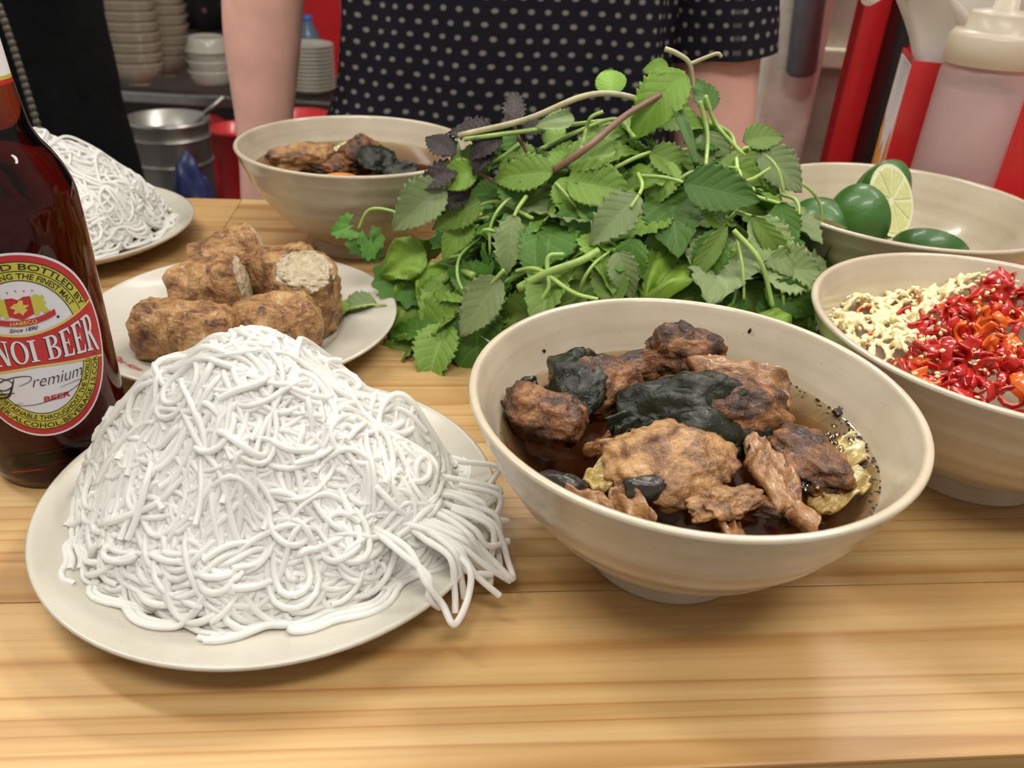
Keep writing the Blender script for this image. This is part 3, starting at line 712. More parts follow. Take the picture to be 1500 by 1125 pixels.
LM = {'balm': [leaf_mesh('leaf', 'ovate', s, (M_LEAF, M_LEAFP)) for s in (1, 2, 3)],
      'dark': [leaf_mesh('leaf', 'ovate', s, (M_LEAFD, M_LEAFP)) for s in (4, 5)],
      'pale': [leaf_mesh('leaf', 'ovate', s, (M_LEAFP, M_LEAF)) for s in (6, 7)],
      'palejag': [leaf_mesh('leaf', 'jag', s, (M_LEAFP, M_LEAF)) for s in (16,)],
      'young': [leaf_mesh('leaf', 'ovate', s, (M_LEAFY, M_LEAFY)) for s in (8, 9)],
      'round': [leaf_mesh('leaf', 'round', s, (M_LEAF, M_LEAFP)) for s in (10,)],
      'roundy': [leaf_mesh('leaf', 'round', s, (M_LEAFY, M_LEAFY)) for s in (21,)],
      'lance': [leaf_mesh('leaf', 'lance', s, (M_LEAF, M_LEAFP)) for s in (11,)],
      'blade': [leaf_mesh('leaf', 'blade', s, (M_LEAFD, M_LEAF)) for s in (12,)],
      'shiso': [leaf_mesh('leaf', 'jag', s, (M_SHISO, M_SHISOU)) for s in (13, 14)],
      'lettuce': [leaf_mesh('leaf', 'frill', s, (M_LETT, M_LETT)) for s in (15, 17)],
      'cori': [cori_mesh('leaf', s, (M_CORI, M_CORI)) for s in (1, 2)]}
HC = np.array([P4.x+.008, P4.y-.002, .0]); HR = np.array([.130, .118, .128])
def dome(px, py, k=1.0):
    d = ray(px, py); o = (CAM-HC)/(HR*k); e = d/(HR*k)
    A = e@e; B_ = 2*o@e; C_ = o@o-1; D = B_*B_-4*A*C_
    if D > 0:
        t = (-B_-math.sqrt(D))/(2*A); p = CAM+d*t
        n = (p-HC)/(HR*k)**2; n /= np.linalg.norm(n); return Vector(p), Vector(n)
    p = atY(px, py, HC[1]-.01); return p, Vector((0, -.5, .86))
def frame(p, xd, n):
    x = Vector(xd).normalized(); y = Vector(n).cross(x).normalized(); z = x.cross(y)
    return Matrix(((x.x, y.x, z.x, p[0]), (x.y, y.y, z.y, p[1]), (x.z, y.z, z.z, p[2]), (0, 0, 0, 1)))
def put_leaf(root, kind, M, size, rg):
    me = rg.choice(LM[kind]); o = bpy.data.objects.new('leaf', me); COL.objects.link(o); o.parent = root
    o.matrix_parent_inverse = Matrix()
    o.matrix_local = root.matrix_world.inverted() @ (M @ Matrix.Diagonal((size, size*rg.uniform(.85, 1.1), size, 1)))
    return o
def img_dir(ang): return Vector(RT*math.cos(math.radians(ang))+UP*math.sin(math.radians(ang)))
hrg = random.Random(11)
def feat(name, label, leaves, stems, mat=None, group=None, cat='herb sprig'):
    """leaves: (px, py, length px, image angle, kind, lift mm, facing 0..1);  stems: ([(px,py,lift)...], radius mm)"""
    p0, _ = dome(*(leaves[0][:2] if leaves else stems[0][0][0][:2]))
    root = empty(name, p0); bpy.context.view_layer.update()
    for (px, py, ln, ang, kind, lift, face) in leaves:
        p, n = dome(px, py); view = Vector(CAM)-p; view.normalize()
        nn = (n*(1-face)+view*face).normalized(); d = img_dir(ang); d = d-nn*d.dot(nn); d.normalize()
        p = p+n*lift*mm
        put_leaf(root, kind, frame(p, d, nn), pxsize(ln, p), hrg)
    for pts, r in stems:
        pp = []
        for (px, py, lift) in pts:
            p, n = dome(px, py); pp.append(p+n*lift*mm-root.location)
        m = MB(); m.tube(smoothpath(pp, 26), interp_r([r*mm, r*mm*.8], 26), 9)
        obj('stem', m.mesh('stem'), mat or M_STEM, root)
    return tag(root, label, cat, group)
feat('herb_sprig', 'long tan stem arching over the top of the herb heap', [(893, 172, 48, 100, 'roundy', 16, .6), (840, 192, 60, 190, 'pale', 10, .4)], [([(672, 206, 4), (770, 197, 12), (850, 172, 16), (905, 166, 14), (960, 172, 8)], 1.9)], M_STEMB)
feat('herb_sprig', 'purple-brown stem with broad ribbed leaves at its lower end', [(822, 270, 108, 172, 'balm', 9, .5), (818, 262, 100, 158, 'dark', 5, .4), (835, 278, 95, -12, 'round', 7, .5), (835, 262, 118, 18, 'balm', 8, .35), (828, 274, 70, -70, 'young', 8, .4), (822, 262, 60, 78, 'young', 8, .3)],
     [([(822, 268, 10), (872, 252, 18), (918, 222, 22), (958, 181, 22)], 2.2)], M_STEMP)
feat('herb_sprig', 'large flat dark green leaf lying open toward the lime bowl', [(992, 288, 118, -14, 'dark', 12, .55)], [([(940, 265, 4), (970, 278, 10), (995, 288, 12)], 1.2)])
feat('herb_sprig', 'pale serrated leaf hanging point down in the middle of the heap', [(772, 328, 92, -102, 'palejag', 12, .7)], [([(782, 300, 8), (776, 318, 11), (771, 332, 12)], 1.3)])
feat('herb_sprig', 'broad pale green leaf pointing toward the spring roll plate', [(655, 290, 105, 214, 'pale', 10, .55), (610, 318, 40, 140, 'young', 3, .5)], [([(662, 282, 10), (650, 294, 11)], 1.3)])
feat('herb_sprig', 'wide dull green leaf showing its veined underside low in the heap', [(745, 408, 112, 232, 'pale', 7, .65), (690, 470, 62, 10, 'balm', 9, .6)], [([(752, 400, 8), (735, 420, 9)], 1.4)])
feat('herb_sprig', 'pale leaf folded lengthwise beside the thick forked stem', [(938, 300, 105, 222, 'palejag', 10, .35), (905, 372, 78, -72, 'pale', 6, .5), (930, 350, 90, -100, 'dark', 3, .5)], [([(935, 262, 4), (940, 290, 9), (925, 318, 10)], 1.2)])
feat('grass_blade', 'long dark green narrow blade standing up out of the heap', [(1012, 262, 165, 104, 'blade', 12, .5)], [], None, None, 'herb leaf')
feat('herb_sprig', 'wilted greyish leaf drooping over the wall of the lime bowl', [(1108, 232, 88, -48, 'pale', 8, .5), (1100, 240, 60, 20, 'balm', 6, .4)], [([(1060, 268, 2), (1088, 275, 6), (1115, 262, 8)], 1.2)])
feat('herb_sprig', 'dark green serrated leaf hanging beside the wall of the lime bowl', [(1128, 308, 82, -80, 'dark', 8, .6)], [([(1100, 290, 2), (1128, 310, 8)], 1.2)])
feat('herb_sprig', 'narrow grey-green leaf with water drops above the pork bowl', [(1082, 330, 112, -50, 'lance', 12, .6), (1085, 330, 110, -52, 'pale', 9, .3)], [([(1070, 318, 6), (1084, 332, 12)], 1.1)])
feat('herb_sprig', 'big wet bluish-green leaf between the pork and garlic bowls', [(1108, 400, 115, 4, 'pale', 4, .45), (1110, 425, 105, -18, 'dark', 4, .4), (1105, 440, 100, -32, 'dark', 1, .5)], [([(1080, 385, 0), (1110, 402, 5)], 1.4)])
feat('herb_sprig', 'thick cut green stem forking into four leaf stalks', [(790, 405, 70, 100, 'dark', 2, .4), (905, 445, 90, 110, 'balm', 0, .5)], [([(775, 425, 10), (815, 406, 12), (855, 390, 10), (880, 372, 6)], 2.6), ([(815, 406, 12), (818, 385, 13), (835, 380, 10)], 1.4), ([(815, 406, 12), (795, 400, 12), (770, 402, 9)], 1.4),
     ([(815, 406, 12), (817, 425, 12), (800, 448, 10), (785, 462, 6)], 1.4), ([(815, 408, 12), (850, 432, 12), (880, 440, 8)], 1.4)])
feat('herb_sprig', 'curled pale leaf over a slender stem near the pork bowl wall', [(1052, 342, 105, 238, 'lance', 12, .5), (1045, 345, 95, 250, 'dark', 8, .45)], [([(1060, 350, 12), (1092, 392, 14), (1112, 450, 12)], 1.5), ([(1066, 356, 10), (1072, 400, 12), (1076, 440, 10)], 1.0)])
feat('coriander_sprig', 'small coriander sprig dangling in front of the far broth bowl', [(530, 345, 42, -60, 'cori', 0, .7), (518, 330, 34, 200, 'cori', 0, .7), (545, 348, 36, -100, 'cori', 2, .7)], [([(600, 322, 0), (570, 308, 0), (540, 308, 0), (525, 335, 0)], 1.1)])
feat('lettuce_leaf', 'bright yellow-green curled lettuce leaf on the side of the spring rolls', [(625, 372, 80, 205, 'lettuce', 4, .5), (640, 420, 95, 228, 'lettuce', 4, .6), (655, 400, 85, 250, 'lettuce', 7, .6)], [([(700, 405, 3), (660, 400, 6), (630, 395, 5)], 2.2)], None, None, 'lettuce')
feat('coriander_sprig', 'coriander sprig with broad lobed leaves hanging over the white plate', [(612, 415, 66, 190, 'cori', 9, .7), (600, 440, 60, 215, 'cori', 8, .7), (625, 470, 70, -95, 'cori', 9, .7), (660, 385, 50, 60, 'cori', 9, .6), (585, 460, 40, 230, 'cori', 6, .7)], [([(690, 380, 8), (640, 400, 10), (615, 450, 9), (612, 475, 9)], 1.1)])
feat('purple_herb_sprig', 'purple-black jagged sprig leaning on the far broth bowl', [(668, 232, 62, 140, 'shiso', 3, .4), (672, 250, 72, 205, 'shiso', 4, .5), (690, 285, 66, 190, 'shiso', 2, .5), (700, 212, 60, 30, 'shiso', 0, .4)], [([(740, 270, -4), (700, 255, 2), (668, 240, 4)], 1.3)], M_STEMP)
feat('purple_herb_sprig', 'purple and green perilla tips rising against the dark shirt', [(752, 192, 62, 88, 'shiso', 4, .6), (725, 200, 74, 172, 'shiso', 4, .4), (735, 205, 62, 215, 'shiso', 6, .4), (765, 200, 52, 35, 'shiso', 2, .4), (720, 215, 56, 240, 'shiso', 4, .4)], [([(790, 250, -5), (765, 215, 2), (752, 190, 4)], 1.3)], M_STEMP)
feat('herb_sprig', 'small smooth bright leaves beside the purple perilla', [(700, 262, 62, 200, 'roundy', 9, .7), (705, 265, 55, 70, 'roundy', 9, .5), (668, 268, 58, 88, 'lance', 8, .6), (735, 245, 50, 120, 'cori', 8, .6)], [([(760, 225, 8), (735, 245, 9), (700, 262, 9)], 1.3)])
feat('herb_twig', 'pale forked twig sticking up above the herb heap', [(975, 120, 40, 170, 'young', 10, .5), (998, 128, 120, 226, 'young', 12, .4)], [([(968, 97, 12), (985, 108, 14), (1003, 123, 14), (1010, 150, 10)], 1.5), ([(1003, 123, 14), (1022, 115, 14), (1042, 108, 14), (1048, 113, 14)], 1.2)], M_STEMB)
feat('herb_sprig', 'green shoots with stalks crossing at the top of the heap', [(945, 185, 90, -10, 'young', 10, .3), (930, 195, 85, 20, 'balm', 8, .3), (985, 200, 80, -20, 'balm', 8, .3), (1040, 175, 60, 110, 'dark', 6, .4)], [([(680, 222, 10), (780, 212, 12), (890, 205, 12)], 1.5), ([(790, 235, 9), (850, 222, 12), (905, 208, 14), (930, 228, 12)], 1.5), ([(860, 245, 12), (866, 222, 13), (862, 195, 12), (880, 186, 12)], 1.3)])
feat('herb_sprig', 'thin bare stems drooping off the herb plate to the table', [(600, 500, 24, 250, 'cori', 0, .7)], [([(600, 470, 2), (606, 520, 3), (605, 560, 2)], .9), ([(690, 505, 4), (655, 545, 4), (618, 585, 0)], 1.2)], None, None, 'herb stem')
feat('herb_sprig', 'bundle of pale cut stems on the far right of the herb heap', [(1030, 200, 90, -75, 'pale', 4, .4), (1070, 230, 95, -30, 'balm', 4, .3), (1085, 215, 70, 15, 'balm', 4, .3)], [([(1030, 150, 5), (1045, 200, 9), (1080, 245, 8)], 1.4), ([(1022, 160, 6), (1028, 220, 10), (1026, 270, 8)], 1.5), ([(1035, 190, 6), (1062, 220, 9), (1072, 265, 7)], 1.5)])
feat('herb_sprig', 'broad green leaves filling the gap below the purple perilla', [(705, 300, 85, 205, 'balm', 3, .5), (735, 290, 80, 160, 'dark', 2, .5), (690, 322, 75, 235, 'balm', 3, .5), (765, 305, 80, 110, 'dark', 2, .5), (660, 310, 60, 150, 'dark', 0, .5), (715, 262, 70, 130, 'dark', 0, .4)], [([(780, 320, 0), (735, 300, 3), (690, 310, 3)], 1.3)])
feat('herb_sprig', 'leafy green shoot lying just under the long tan stem', [(790, 240, 85, 155, 'balm', 4, .4), (770, 252, 75, 205, 'dark', 3, .4), (850, 232, 85, 28, 'balm', 4, .4), (800, 222, 62, 65, 'young', 4, .4), (730, 235, 70, 170, 'balm', 2, .4), (880, 215, 70, 60, 'balm', 2, .4)], [([(870, 240, 3), (800, 235, 5), (745, 240, 4)], 1.3)])
feat('herb_sprig', 'leafy shoot beneath the upper end of the purple-brown stem', [(950, 235, 90, -30, 'balm', 5, .4), (905, 228, 85, 195, 'pale', 4, .4), (985, 245, 80, 240, 'balm', 4, .4), (1000, 215, 85, 20, 'dark', 2, .4), (945, 205, 75, 110, 'balm', 2, .4), (1050, 245, 80, -10, 'balm', 2, .4)], [([(900, 250, 2), (950, 235, 5), (1010, 225, 3)], 1.3)])
# generic sprigs that make up the rest of the heap
def proto_sprig(kind, seed):
    rg = random.Random(seed); root = empty({'cori': 'coriander_sprig', 'shiso': 'purple_herb_sprig', 'lettuce': 'lettuce_leaf'}.get(kind, 'herb_sprig'))
    Ls = .075 if kind != 'cori' else .06
    path = smoothpath([(0, 0, -.006), (Ls*.35, rg.uniform(-.006, .006), 0), (Ls*.7, rg.uniform(-.008, .008), -.002), (Ls, rg.uniform(-.01, .01), -.012)], 14)
    m = MB(); m.tube(path, interp_r([.0015, .0008], 14), 7); obj('stem', m.mesh('stem'), M_STEM if kind != 'shiso' else M_STEMP, root)
    n = {'cori': 5, 'lettuce': 2}.get(kind, 6)
    for i in range(n):
        t = .25+.75*i/(n-1) if n > 1 else .5; p = Vector(path[int(t*13)]); side = 1 if i % 2 else -1
        a = side*rg.uniform(.5, 1.2)*(1 if i < n-1 else .15); d = Vector((math.cos(a), math.sin(a), rg.uniform(-.35, .15)))
        nn = Vector((rg.uniform(-.4, .4), rg.uniform(-.4, .4), 1)); nn = (nn-d.normalized()*nn.dot(d.normalized())).normalized()
        sz = {'cori': rg.uniform(.018, .026), 'lettuce': rg.uniform(.05, .065), 'shiso': rg.uniform(.03, .042)}.get(kind, rg.uniform(.040, .066))
        kk = kind if kind in LM else rg.choice(['balm', 'balm', 'dark', 'dark', 'pale', 'young'])
        put_leaf(root, kk, frame(p, d, nn), sz, rg)
    return root
LBL = {'mix': ('serrated green herb sprig buried among others in the heap', 'green sprigs filling the herb heap', 'herb sprig'), 'cori': ('lobed coriander sprig tucked into the herb heap', 'coriander sprigs filling the herb heap', 'herb sprig'),
       'lettuce': ('curled lettuce piece under the herb sprigs', 'lettuce pieces under the herbs', 'lettuce')}
protos = {k: [proto_sprig(k, 50+i*7+len(k)) for i in range(3)] for k in LBL}
used = set(); nrg = random.Random(21)
for i in range(86):
    k = 'cori' if i % 8 == 0 else 'lettuce' if i % 13 == 5 else 'mix'
    pr = protos[k][(i if k == 'mix' else i//8 if k == 'cori' else i//13) % 3]
    if pr.name in used: o = copy_tree(pr)
    else: used.add(pr.name); o = pr
    for _try in range(25):
        a = nrg.uniform(0, 2*math.pi); h = nrg.uniform(.02, .98) if i > 20 else nrg.uniform(.0, .4); kk = nrg.uniform(.66, .93)
        el = math.asin(h); n = Vector((math.cos(a)*math.cos(el), math.sin(a)*math.cos(el), math.sin(el)))
        p = Vector(HC)+Vector((n.x*HR[0]*kk, n.y*HR[1]*kk, max(.022, n.z*HR[2]*kk)))
        tn = n.cross(Vector((0, 0, 1))); tn = tn.normalized() if tn.length > .05 else Vector((1, 0, 0)); dn = n.cross(tn)
        b = nrg.uniform(0, 2*math.pi); d = tn*math.cos(b)+dn*math.sin(b)*(.8)
        n2 = (n+Vector((0, 0, .5))).normalized(); d = (d-n2*d.dot(n2)).normalized()
        p = p-d*.032
        if p.z < .026: p.z = .026
        if d.z < -.25: d.z = -.25; d.normalize()
        clash = False
        for bx, by in (B1, B2, B3, B4):
            for q in (0, .03, .06, .09):
                e = p+d*q; rr = np.interp(e.z, [0, .012, .04, .081, .09], [.042, .045, .066, .092, .0])
                if rr > 0 and math.hypot(e.x-bx*S, e.y-by*S) < rr+.022: clash = True
        if not clash: break
    o.matrix_world = frame(p, d, n2)
    lb, gp, ct = LBL[k]; q = p+d*.035-Vector(HC); az = math.degrees(math.atan2(q.y, q.x)) % 360
    wh = 'at the very top of the heap' if q.z > .095 else 'facing the lime bowl' if az < 55 or az > 345 else 'facing the dotted shirt' if az < 120 else 'facing the far broth bowl' if az < 175 else 'facing the spring rolls' if az < 235 else 'facing the pork bowl' if az < 305 else 'facing the garlic bowl'
    tag(o, {'mix': 'serrated green herb sprig in the heap, ', 'cori': 'lobed coriander sprig in the herb heap, ', 'lettuce': 'curled lettuce piece under the herbs, '}[k]+wh, ct, gp+', '+wh)
# loose bare stems among the leaves
for i in range(22):
    a = nrg.uniform(math.pi*.9, 2.1*math.pi); el = nrg.uniform(.2, 1.2); b = a+nrg.uniform(-.5, .5); e2 = el+nrg.uniform(-.45, .35); pts = []
    for q in (0, .33, .66, 1):
        aa, ee = a+(b-a)*q, max(.12, el+(e2-el)*q); lift = 1.0+.07*math.sin(q*3.1)
        pts.append(Vector(HC)+Vector((math.cos(aa)*math.cos(ee)*HR[0], math.sin(aa)*math.cos(ee)*HR[1], math.sin(ee)*HR[2]))*lift)
    root = empty('herb_sprig', pts[0]); bpy.context.view_layer.update(); m = MB(); m.tube(smoothpath([p-pts[0] for p in pts], 14), interp_r([.0013, .0008], 14), 7); obj('stem', m.mesh('stem'), M_STEM, root)
    d = (pts[-1]-pts[-2]).normalized(); n = (pts[-1]-Vector(HC)).normalized()
    for sd in (-1, 1): dd = (d+n.cross(d)*sd*.7).normalized(); put_leaf(root, nrg.choice(['cori', 'young', 'cori', 'balm']), frame(pts[-1], dd, (n+d*.2).normalized()), nrg.uniform(.018, .032), nrg)
    q = pts[-1]-Vector(HC); az = math.degrees(math.atan2(q.y, q.x)) % 360
    wh = 'near the lime bowl' if az < 90 or az > 335 else 'near the spring roll plate' if az < 225 else 'above the pork bowl' if az < 300 else 'near the garlic bowl'
    tag(root, 'thin-stalked two-leaf herb tip on the outside of the heap, '+wh, 'herb sprig', 'small herb tips '+wh)
# herb leaf lying on the roll plate
o = empty('herb_leaf', at(505, 455, .014)); bpy.context.view_layer.update(); rr = random.Random(2)
put_leaf(o, 'pale', frame(at(552, 444, .016), Vector((-1, -.12, -.02)), Vector((.1, -.3, 1))), .032, rr); put_leaf(o, 'balm', frame(at(515, 452, .014), Vector((-1, -.35, 0)), Vector((0, -.2, 1))), .026, rr)
m = MB(); m.tube([at(566, 447, .018)-o.location, at(545, 446, .017)-o.location, at(512, 452, .015)-o.location], .0008, 6); obj('stem', m.mesh('stem'), M_STEM, o)
tag(o, 'grey-green herb leaf lying on the spring roll plate', 'herb leaf')

# ------------------------------------------------------------------ limes
def lime(c, r, kind, M, label):
    """half: cut plane at x = 0, body on -x;  wedge: a quarter"""
    root = empty('lime_half' if kind == 'half' else 'lime_wedge', c)
    n1, n2 = 28, 20; a_max = math.pi if kind == 'half' else math.pi*.55
    v = []; f = []
    for i in range(n1+1):
        th = math.pi*i/n1
        for j in range(n2+1):
            ph = -a_max/2+a_max*j/n2
            d = Vector((-math.sin(th)*math.cos(ph), math.sin(th)*math.sin(ph), math.cos(th)*1.12)); v.append(d*r)
    for i in range(n1):
        for j in range(n2): a = i*(n2+1)+j; f.append((a, a+1, a+n2+2, a+n2+1))
    obj('peel', newmesh('peel', v, f), M_LIME, root)
    ends = (-a_max/2, a_max/2)
    if kind == 'half':
        m = MB(); ring = [(0, math.sin(t)*r, math.cos(t)*1.12*r) for t in np.linspace(0, 2*np.pi, 40, endpoint=False)]
        m.add(ring, [tuple(range(40))]); obj('pith', m.mesh('pith', False), M_PITH, root)
        for k in range(9):
            a0, a1 = 2*math.pi*k/9+.06, 2*math.pi*(k+1)/9-.06; q = [(.0007, .10*r*math.sin((a0+a1)/2), .11*r*math.cos((a0+a1)/2))]
            q += [(.0007, math.sin(t)*r*.88, math.cos(t)*r*.99) for t in np.linspace(a0, a1, 6)]
            m = MB(); m.add(q+[(-.0004, y, z) for _, y, z in q], [tuple(range(7)), tuple(range(13, 6, -1))]+[(i, i+7, (i+1) % 7+7, (i+1) % 7) for i in range(7)])
            obj('segment', m.mesh('segment', False), M_FLESH, root)
    else:
        for e, s_ in zip(ends, (-1, 1)):
            q = [Vector((-math.sin(t)*math.cos(e), math.sin(t)*math.sin(e), math.cos(t)*1.12))*r for t in np.linspace(0, math.pi, 20)]
            m = MB(); m.add(q, [tuple(range(20))]); obj('pith', m.mesh('pith', False), M_PITH, root)
            nrm = Vector((math.sin(e), math.cos(e), 0))*s_
            q2 = [Vector((p.x*.86, p.y*.86, p.z*.88))+nrm*.0006 for p in q]; m = MB(); m.add(q2+[p-nrm*.001 for p in q2], [tuple(range(20))]+[(i, i+20, (i+1) % 20+20, (i+1) % 20) for i in range(20)]); obj('segment', m.mesh('segment', False), M_FLESH, root)
    root.matrix_world = Matrix.Translation(c) @ M
    return tag(root, label, 'lime')
def eul(x, y, z): return Matrix.Rotation(z, 4, 'Z') @ Matrix.Rotation(y, 4, 'Y') @ Matrix.Rotation(x, 4, 'X')
def dirM(xaxis, upv):
    x = Vector(xaxis).normalized(); z = Vector(upv); z = (z-x*z.dot(x)).normalized(); y = z.cross(x)
    return Matrix(((x.x, y.x, z.x, 0), (x.y, y.y, z.y, 0), (x.z, y.z, z.z, 0), (0, 0, 0, 1)))
lz = .052
lime(atY(1259, 320, .548), .0218, 'half', dirM((.70, .66, .1), (.1, -.1, 1)), 'upright lime half with its whole dark green peel showing')
lime(atY(1306, 294, .572), .0235, 'half', dirM((.50, -.74, .42), (-.60, -.05, 1)), 'lime half turned to show its pale cut face')
lime(atY(1288, 276, .606), .021, 'half', dirM((-.2, .9, .2), (.3, 0, 1)), 'lime half at the back of the pile, only its peel top showing')
lime(atY(1200, 336, .548), .0215, 'half', dirM((-.28, -.50, -.72), (1, -.35, -.1)), 'lime half lying cut side down along the bowl wall nearest the herbs')
lime(atY(1362, 366, .535), .022, 'half', dirM((.35, .72, .55), (1, -.2, .1)), 'low lime half resting against the wall nearest the garlic bowl')
lime(atY(1343, 347, .560), .020, 'wedge', dirM((.0, .3, .9), (1, -.4, -.1)), 'lime wedge showing pale flesh behind the low lime half')
lime(atY(1312, 350, .565), .020, 'wedge', dirM((.3, .2, .9), (.2, .3, 1)), 'dark lime wedge squeezed between the upright half and the low half')

# ------------------------------------------------------------------ garlic and chili
G = Vector((B4[0]*S, B4[1]*S, 0))
def gz(x, y):
    rr = np.hypot(x, y)/S; return (.80+.07*np.clip(x/S, -1, 1)-.10*np.clip(rr-.5, 0, 1))*S
GA, GB = at(1440, 395, .078)-G, at(1296, 545, .072)-G
def chside(x, y):                              # > 0 on the chili side
    d = GB-GA; return ((x-GA.x)*(-d.y)+(y-GA.y)*d.x)/d.length*(-1)*CHS
CHS = 1
if chside(.09, 0) < 0: CHS = -1
def garlic():
    rg = np.random.default_rng(8); V = []; F = []; nv = 0; v1, f1 = ico(1); v2, f2 = ICO2
    for k in range(5200):
        a = rg.uniform(0, 2*np.pi); r = S*.93*np.sqrt(rg.uniform(0, 1)); x, y = r*np.cos(a), r*np.sin(a)
        if chside(x, y) > rg.normal(.002, .004): continue
        cl = vnoise(np.array([[x*75, y*75, 3.]]))[0]; z = gz(x, y)+.010*cl+rg.uniform(-.003, .001)
        s_ = rg.uniform(.0007, .0019)*(1.5 if rg.random() < .15 else 1); R = np.array(Matrix.Rotation(rg.uniform(0, 6), 3, Vector(rg.normal(size=3)).normalized()))
        w = v1*(1+.28*rg.normal(size=(len(v1), 1)))*np.array([1.3, .95, .7])*s_
        V.append(w@R.T+[x, y, z]); F += [tuple(i+nv for i in q) for q in f1]; nv += len(v1)
    n = 40; pr = [(r, a) for r in np.linspace(0, .915, 12) for a in range(n)]      # packed underside
    for r, a in pr:
        x, y = r*S*math.cos(a*2*math.pi/n), r*S*math.sin(a*2*math.pi/n); V.append(np.array([[x, y, gz(x, y)-.004]]))
    for i in range(11):
        for j in range(n): F.append((nv+i*n+j, nv+i*n+(j+1) % n, nv+(i+1)*n+(j+1) % n, nv+(i+1)*n+j))
    return newmesh('minced_garlic', np.vstack(V), F, True)
tag(obj('minced_garlic', remesh(garlic(), .00075, 2), M_GARLIC, loc=G), 'mound of pale yellow minced garlic beside the chopped red chili', 'garlic', kind='stuff')
def chili_meshes():
    out = []
    for s_ in range(6):
        rg = random.Random(s_); n, k = 9, 4; arc = [2.2, 3.6, 5.6, 1.6, 2.8, 4.4][s_]; r = [.0042, .0040, .0042, .0060, .005, .0045][s_]; w = [.0045, .003, .0022, .006, .005, .0028][s_]; th = .0010
        v = []; f = []
        for i in range(n):
            a = -arc/2+arc*i/(n-1); wj = w*(1+.15*math.sin(i*2.1+s_))
            for (rr, z) in ((r, -wj/2), (r, wj/2), (r-th, wj/2), (r-th, -wj/2)):
                v.append((rr*math.cos(a)-r*.6, rr*math.sin(a), z+.0006*math.sin(i*1.3+s_)))
        for i in range(n-1):
            for j in range(4): f.append((i*4+j, i*4+(j+1) % 4, i*4+4+(j+1) % 4, i*4+4+j))
        f += [(3, 2, 1, 0), tuple(range((n-1)*4, n*4))]; out.append((v, f))
    return out
CM = []
for kk, mt in enumerate((M_CHILI, M_CHILIO)):
    for i, (v, f) in enumerate(chili_meshes()):
        me = newmesh('chili_piece', v, f, True); bevel(me, .00025, 1); me.polygons.foreach_set('use_smooth', [True]*len(me.polygons)); me.materials.append(mt); CM.append((kk, me))
rg = random.Random(12); cnt = 0; red = [m for k, m in CM if k == 0]; ora = [m for k, m in CM if k == 1]; seeds = []
for k in range(3000):
    if cnt >= 260: break
    a = rg.uniform(0, 2*math.pi); r = S*.87*math.sqrt(rg.uniform(0, 1)); x, y = r*math.cos(a), r*math.sin(a)
    lone = (cnt < 6 and k < 60)
    if chside(x, y) < rg.gauss(-.001, .004) and not lone: continue
    ps = lone or rg.random() < .12
    o = bpy.data.objects.new('chili_piece', rg.choice(ora if rg.random() < .22 else red)); COL.objects.link(o)
    hump = .005*max(0, 1-((x-.035)/.06)**2)
    o.location = G+Vector((x, y, float(gz(x, y))+rg.uniform(-.002, .004)+(hump*rg.uniform(0, 1))))
    o.rotation_euler = (rg.uniform(0, 6.3), rg.uniform(0, 6.3), rg.uniform(0, 6.3)); sc = rg.uniform(1.1, 2.0); o.scale = (sc, sc, sc)
    org = o.data.materials[0] == M_CHILIO
    wh = 'lying among the minced garlic' if chside(x, y) < -.004 else 'along the edge of the minced garlic' if chside(x, y) < .012 else 'in the chili heap away from the garlic'
    tag(o, ('orange chopped chili piece ' if org else 'glossy red chopped chili piece ')+wh, 'chili', ('orange' if org else 'red')+' chili pieces '+wh); cnt += 1
    for q in range(2): seeds.append(o.location+Vector((rg.gauss(0, .004), rg.gauss(0, .004), rg.uniform(.002, .006))))
m = MB(); v1, f1 = ico(1)
for p in seeds[:260]:
    R = Matrix.Rotation(rg.uniform(0, 6), 3, Vector((rg.gauss(0, 1), rg.gauss(0, 1), rg.gauss(0, 1))).normalized())
    m.add([p+R @ Vector((a[0]*.0016, a[1]*.0012, a[2]*.0005)) for a in v1], f1)
tag(obj('chili_seeds', m.mesh('chili_seeds'), M_SEED), 'flat pale chili seeds scattered over the chopped chili', 'seeds', kind='stuff')

# ------------------------------------------------------------------ beer bottle
BX, BY, BR = -.218, .330, .031
beer = empty('beer_bottle', (BX, BY, 0)); tag(beer, 'brown glass beer bottle with oval red and yellow label', 'bottle')
prof = [(0, .004), (.020, .003), (.0265, 0), (.0295, .0025), (.031, .008), (.0312, .02), (.031, .06), (.0309, .110), (.0304, .1245), (.0297, .1335), (.0272, .1415), (.0238, .1482), (.0206, .153), (.0182, .159), (.0172, .166), (.0163, .174), (.0155, .184), (.0146, .200), (.0138, .216), (.0136, .222), (.0146, .2225), (.0148, .229), (.0140, .232), (.0115, .2325), (.0095, .231), (.0092, .205), (0, .203)]
pp = prof[:4]+smoothprof(prof[4:20], 60)+prof[20:]
obj('glass_body', lathe(pp, 80, 'glass_body'), M_GLASS, beer)
TH0 = math.radians(-61.5); ZC = .0740; LA, LB = .0322, .0432
def wrap(s, t, lay, R=None, z0=ZC, th0=TH0):
    R = (BR+.00035) if R is None else R; a = th0+s/BR
    return ((R+lay*.00007)*math.cos(a), (R+lay*.00007)*math.sin(a), z0+t)
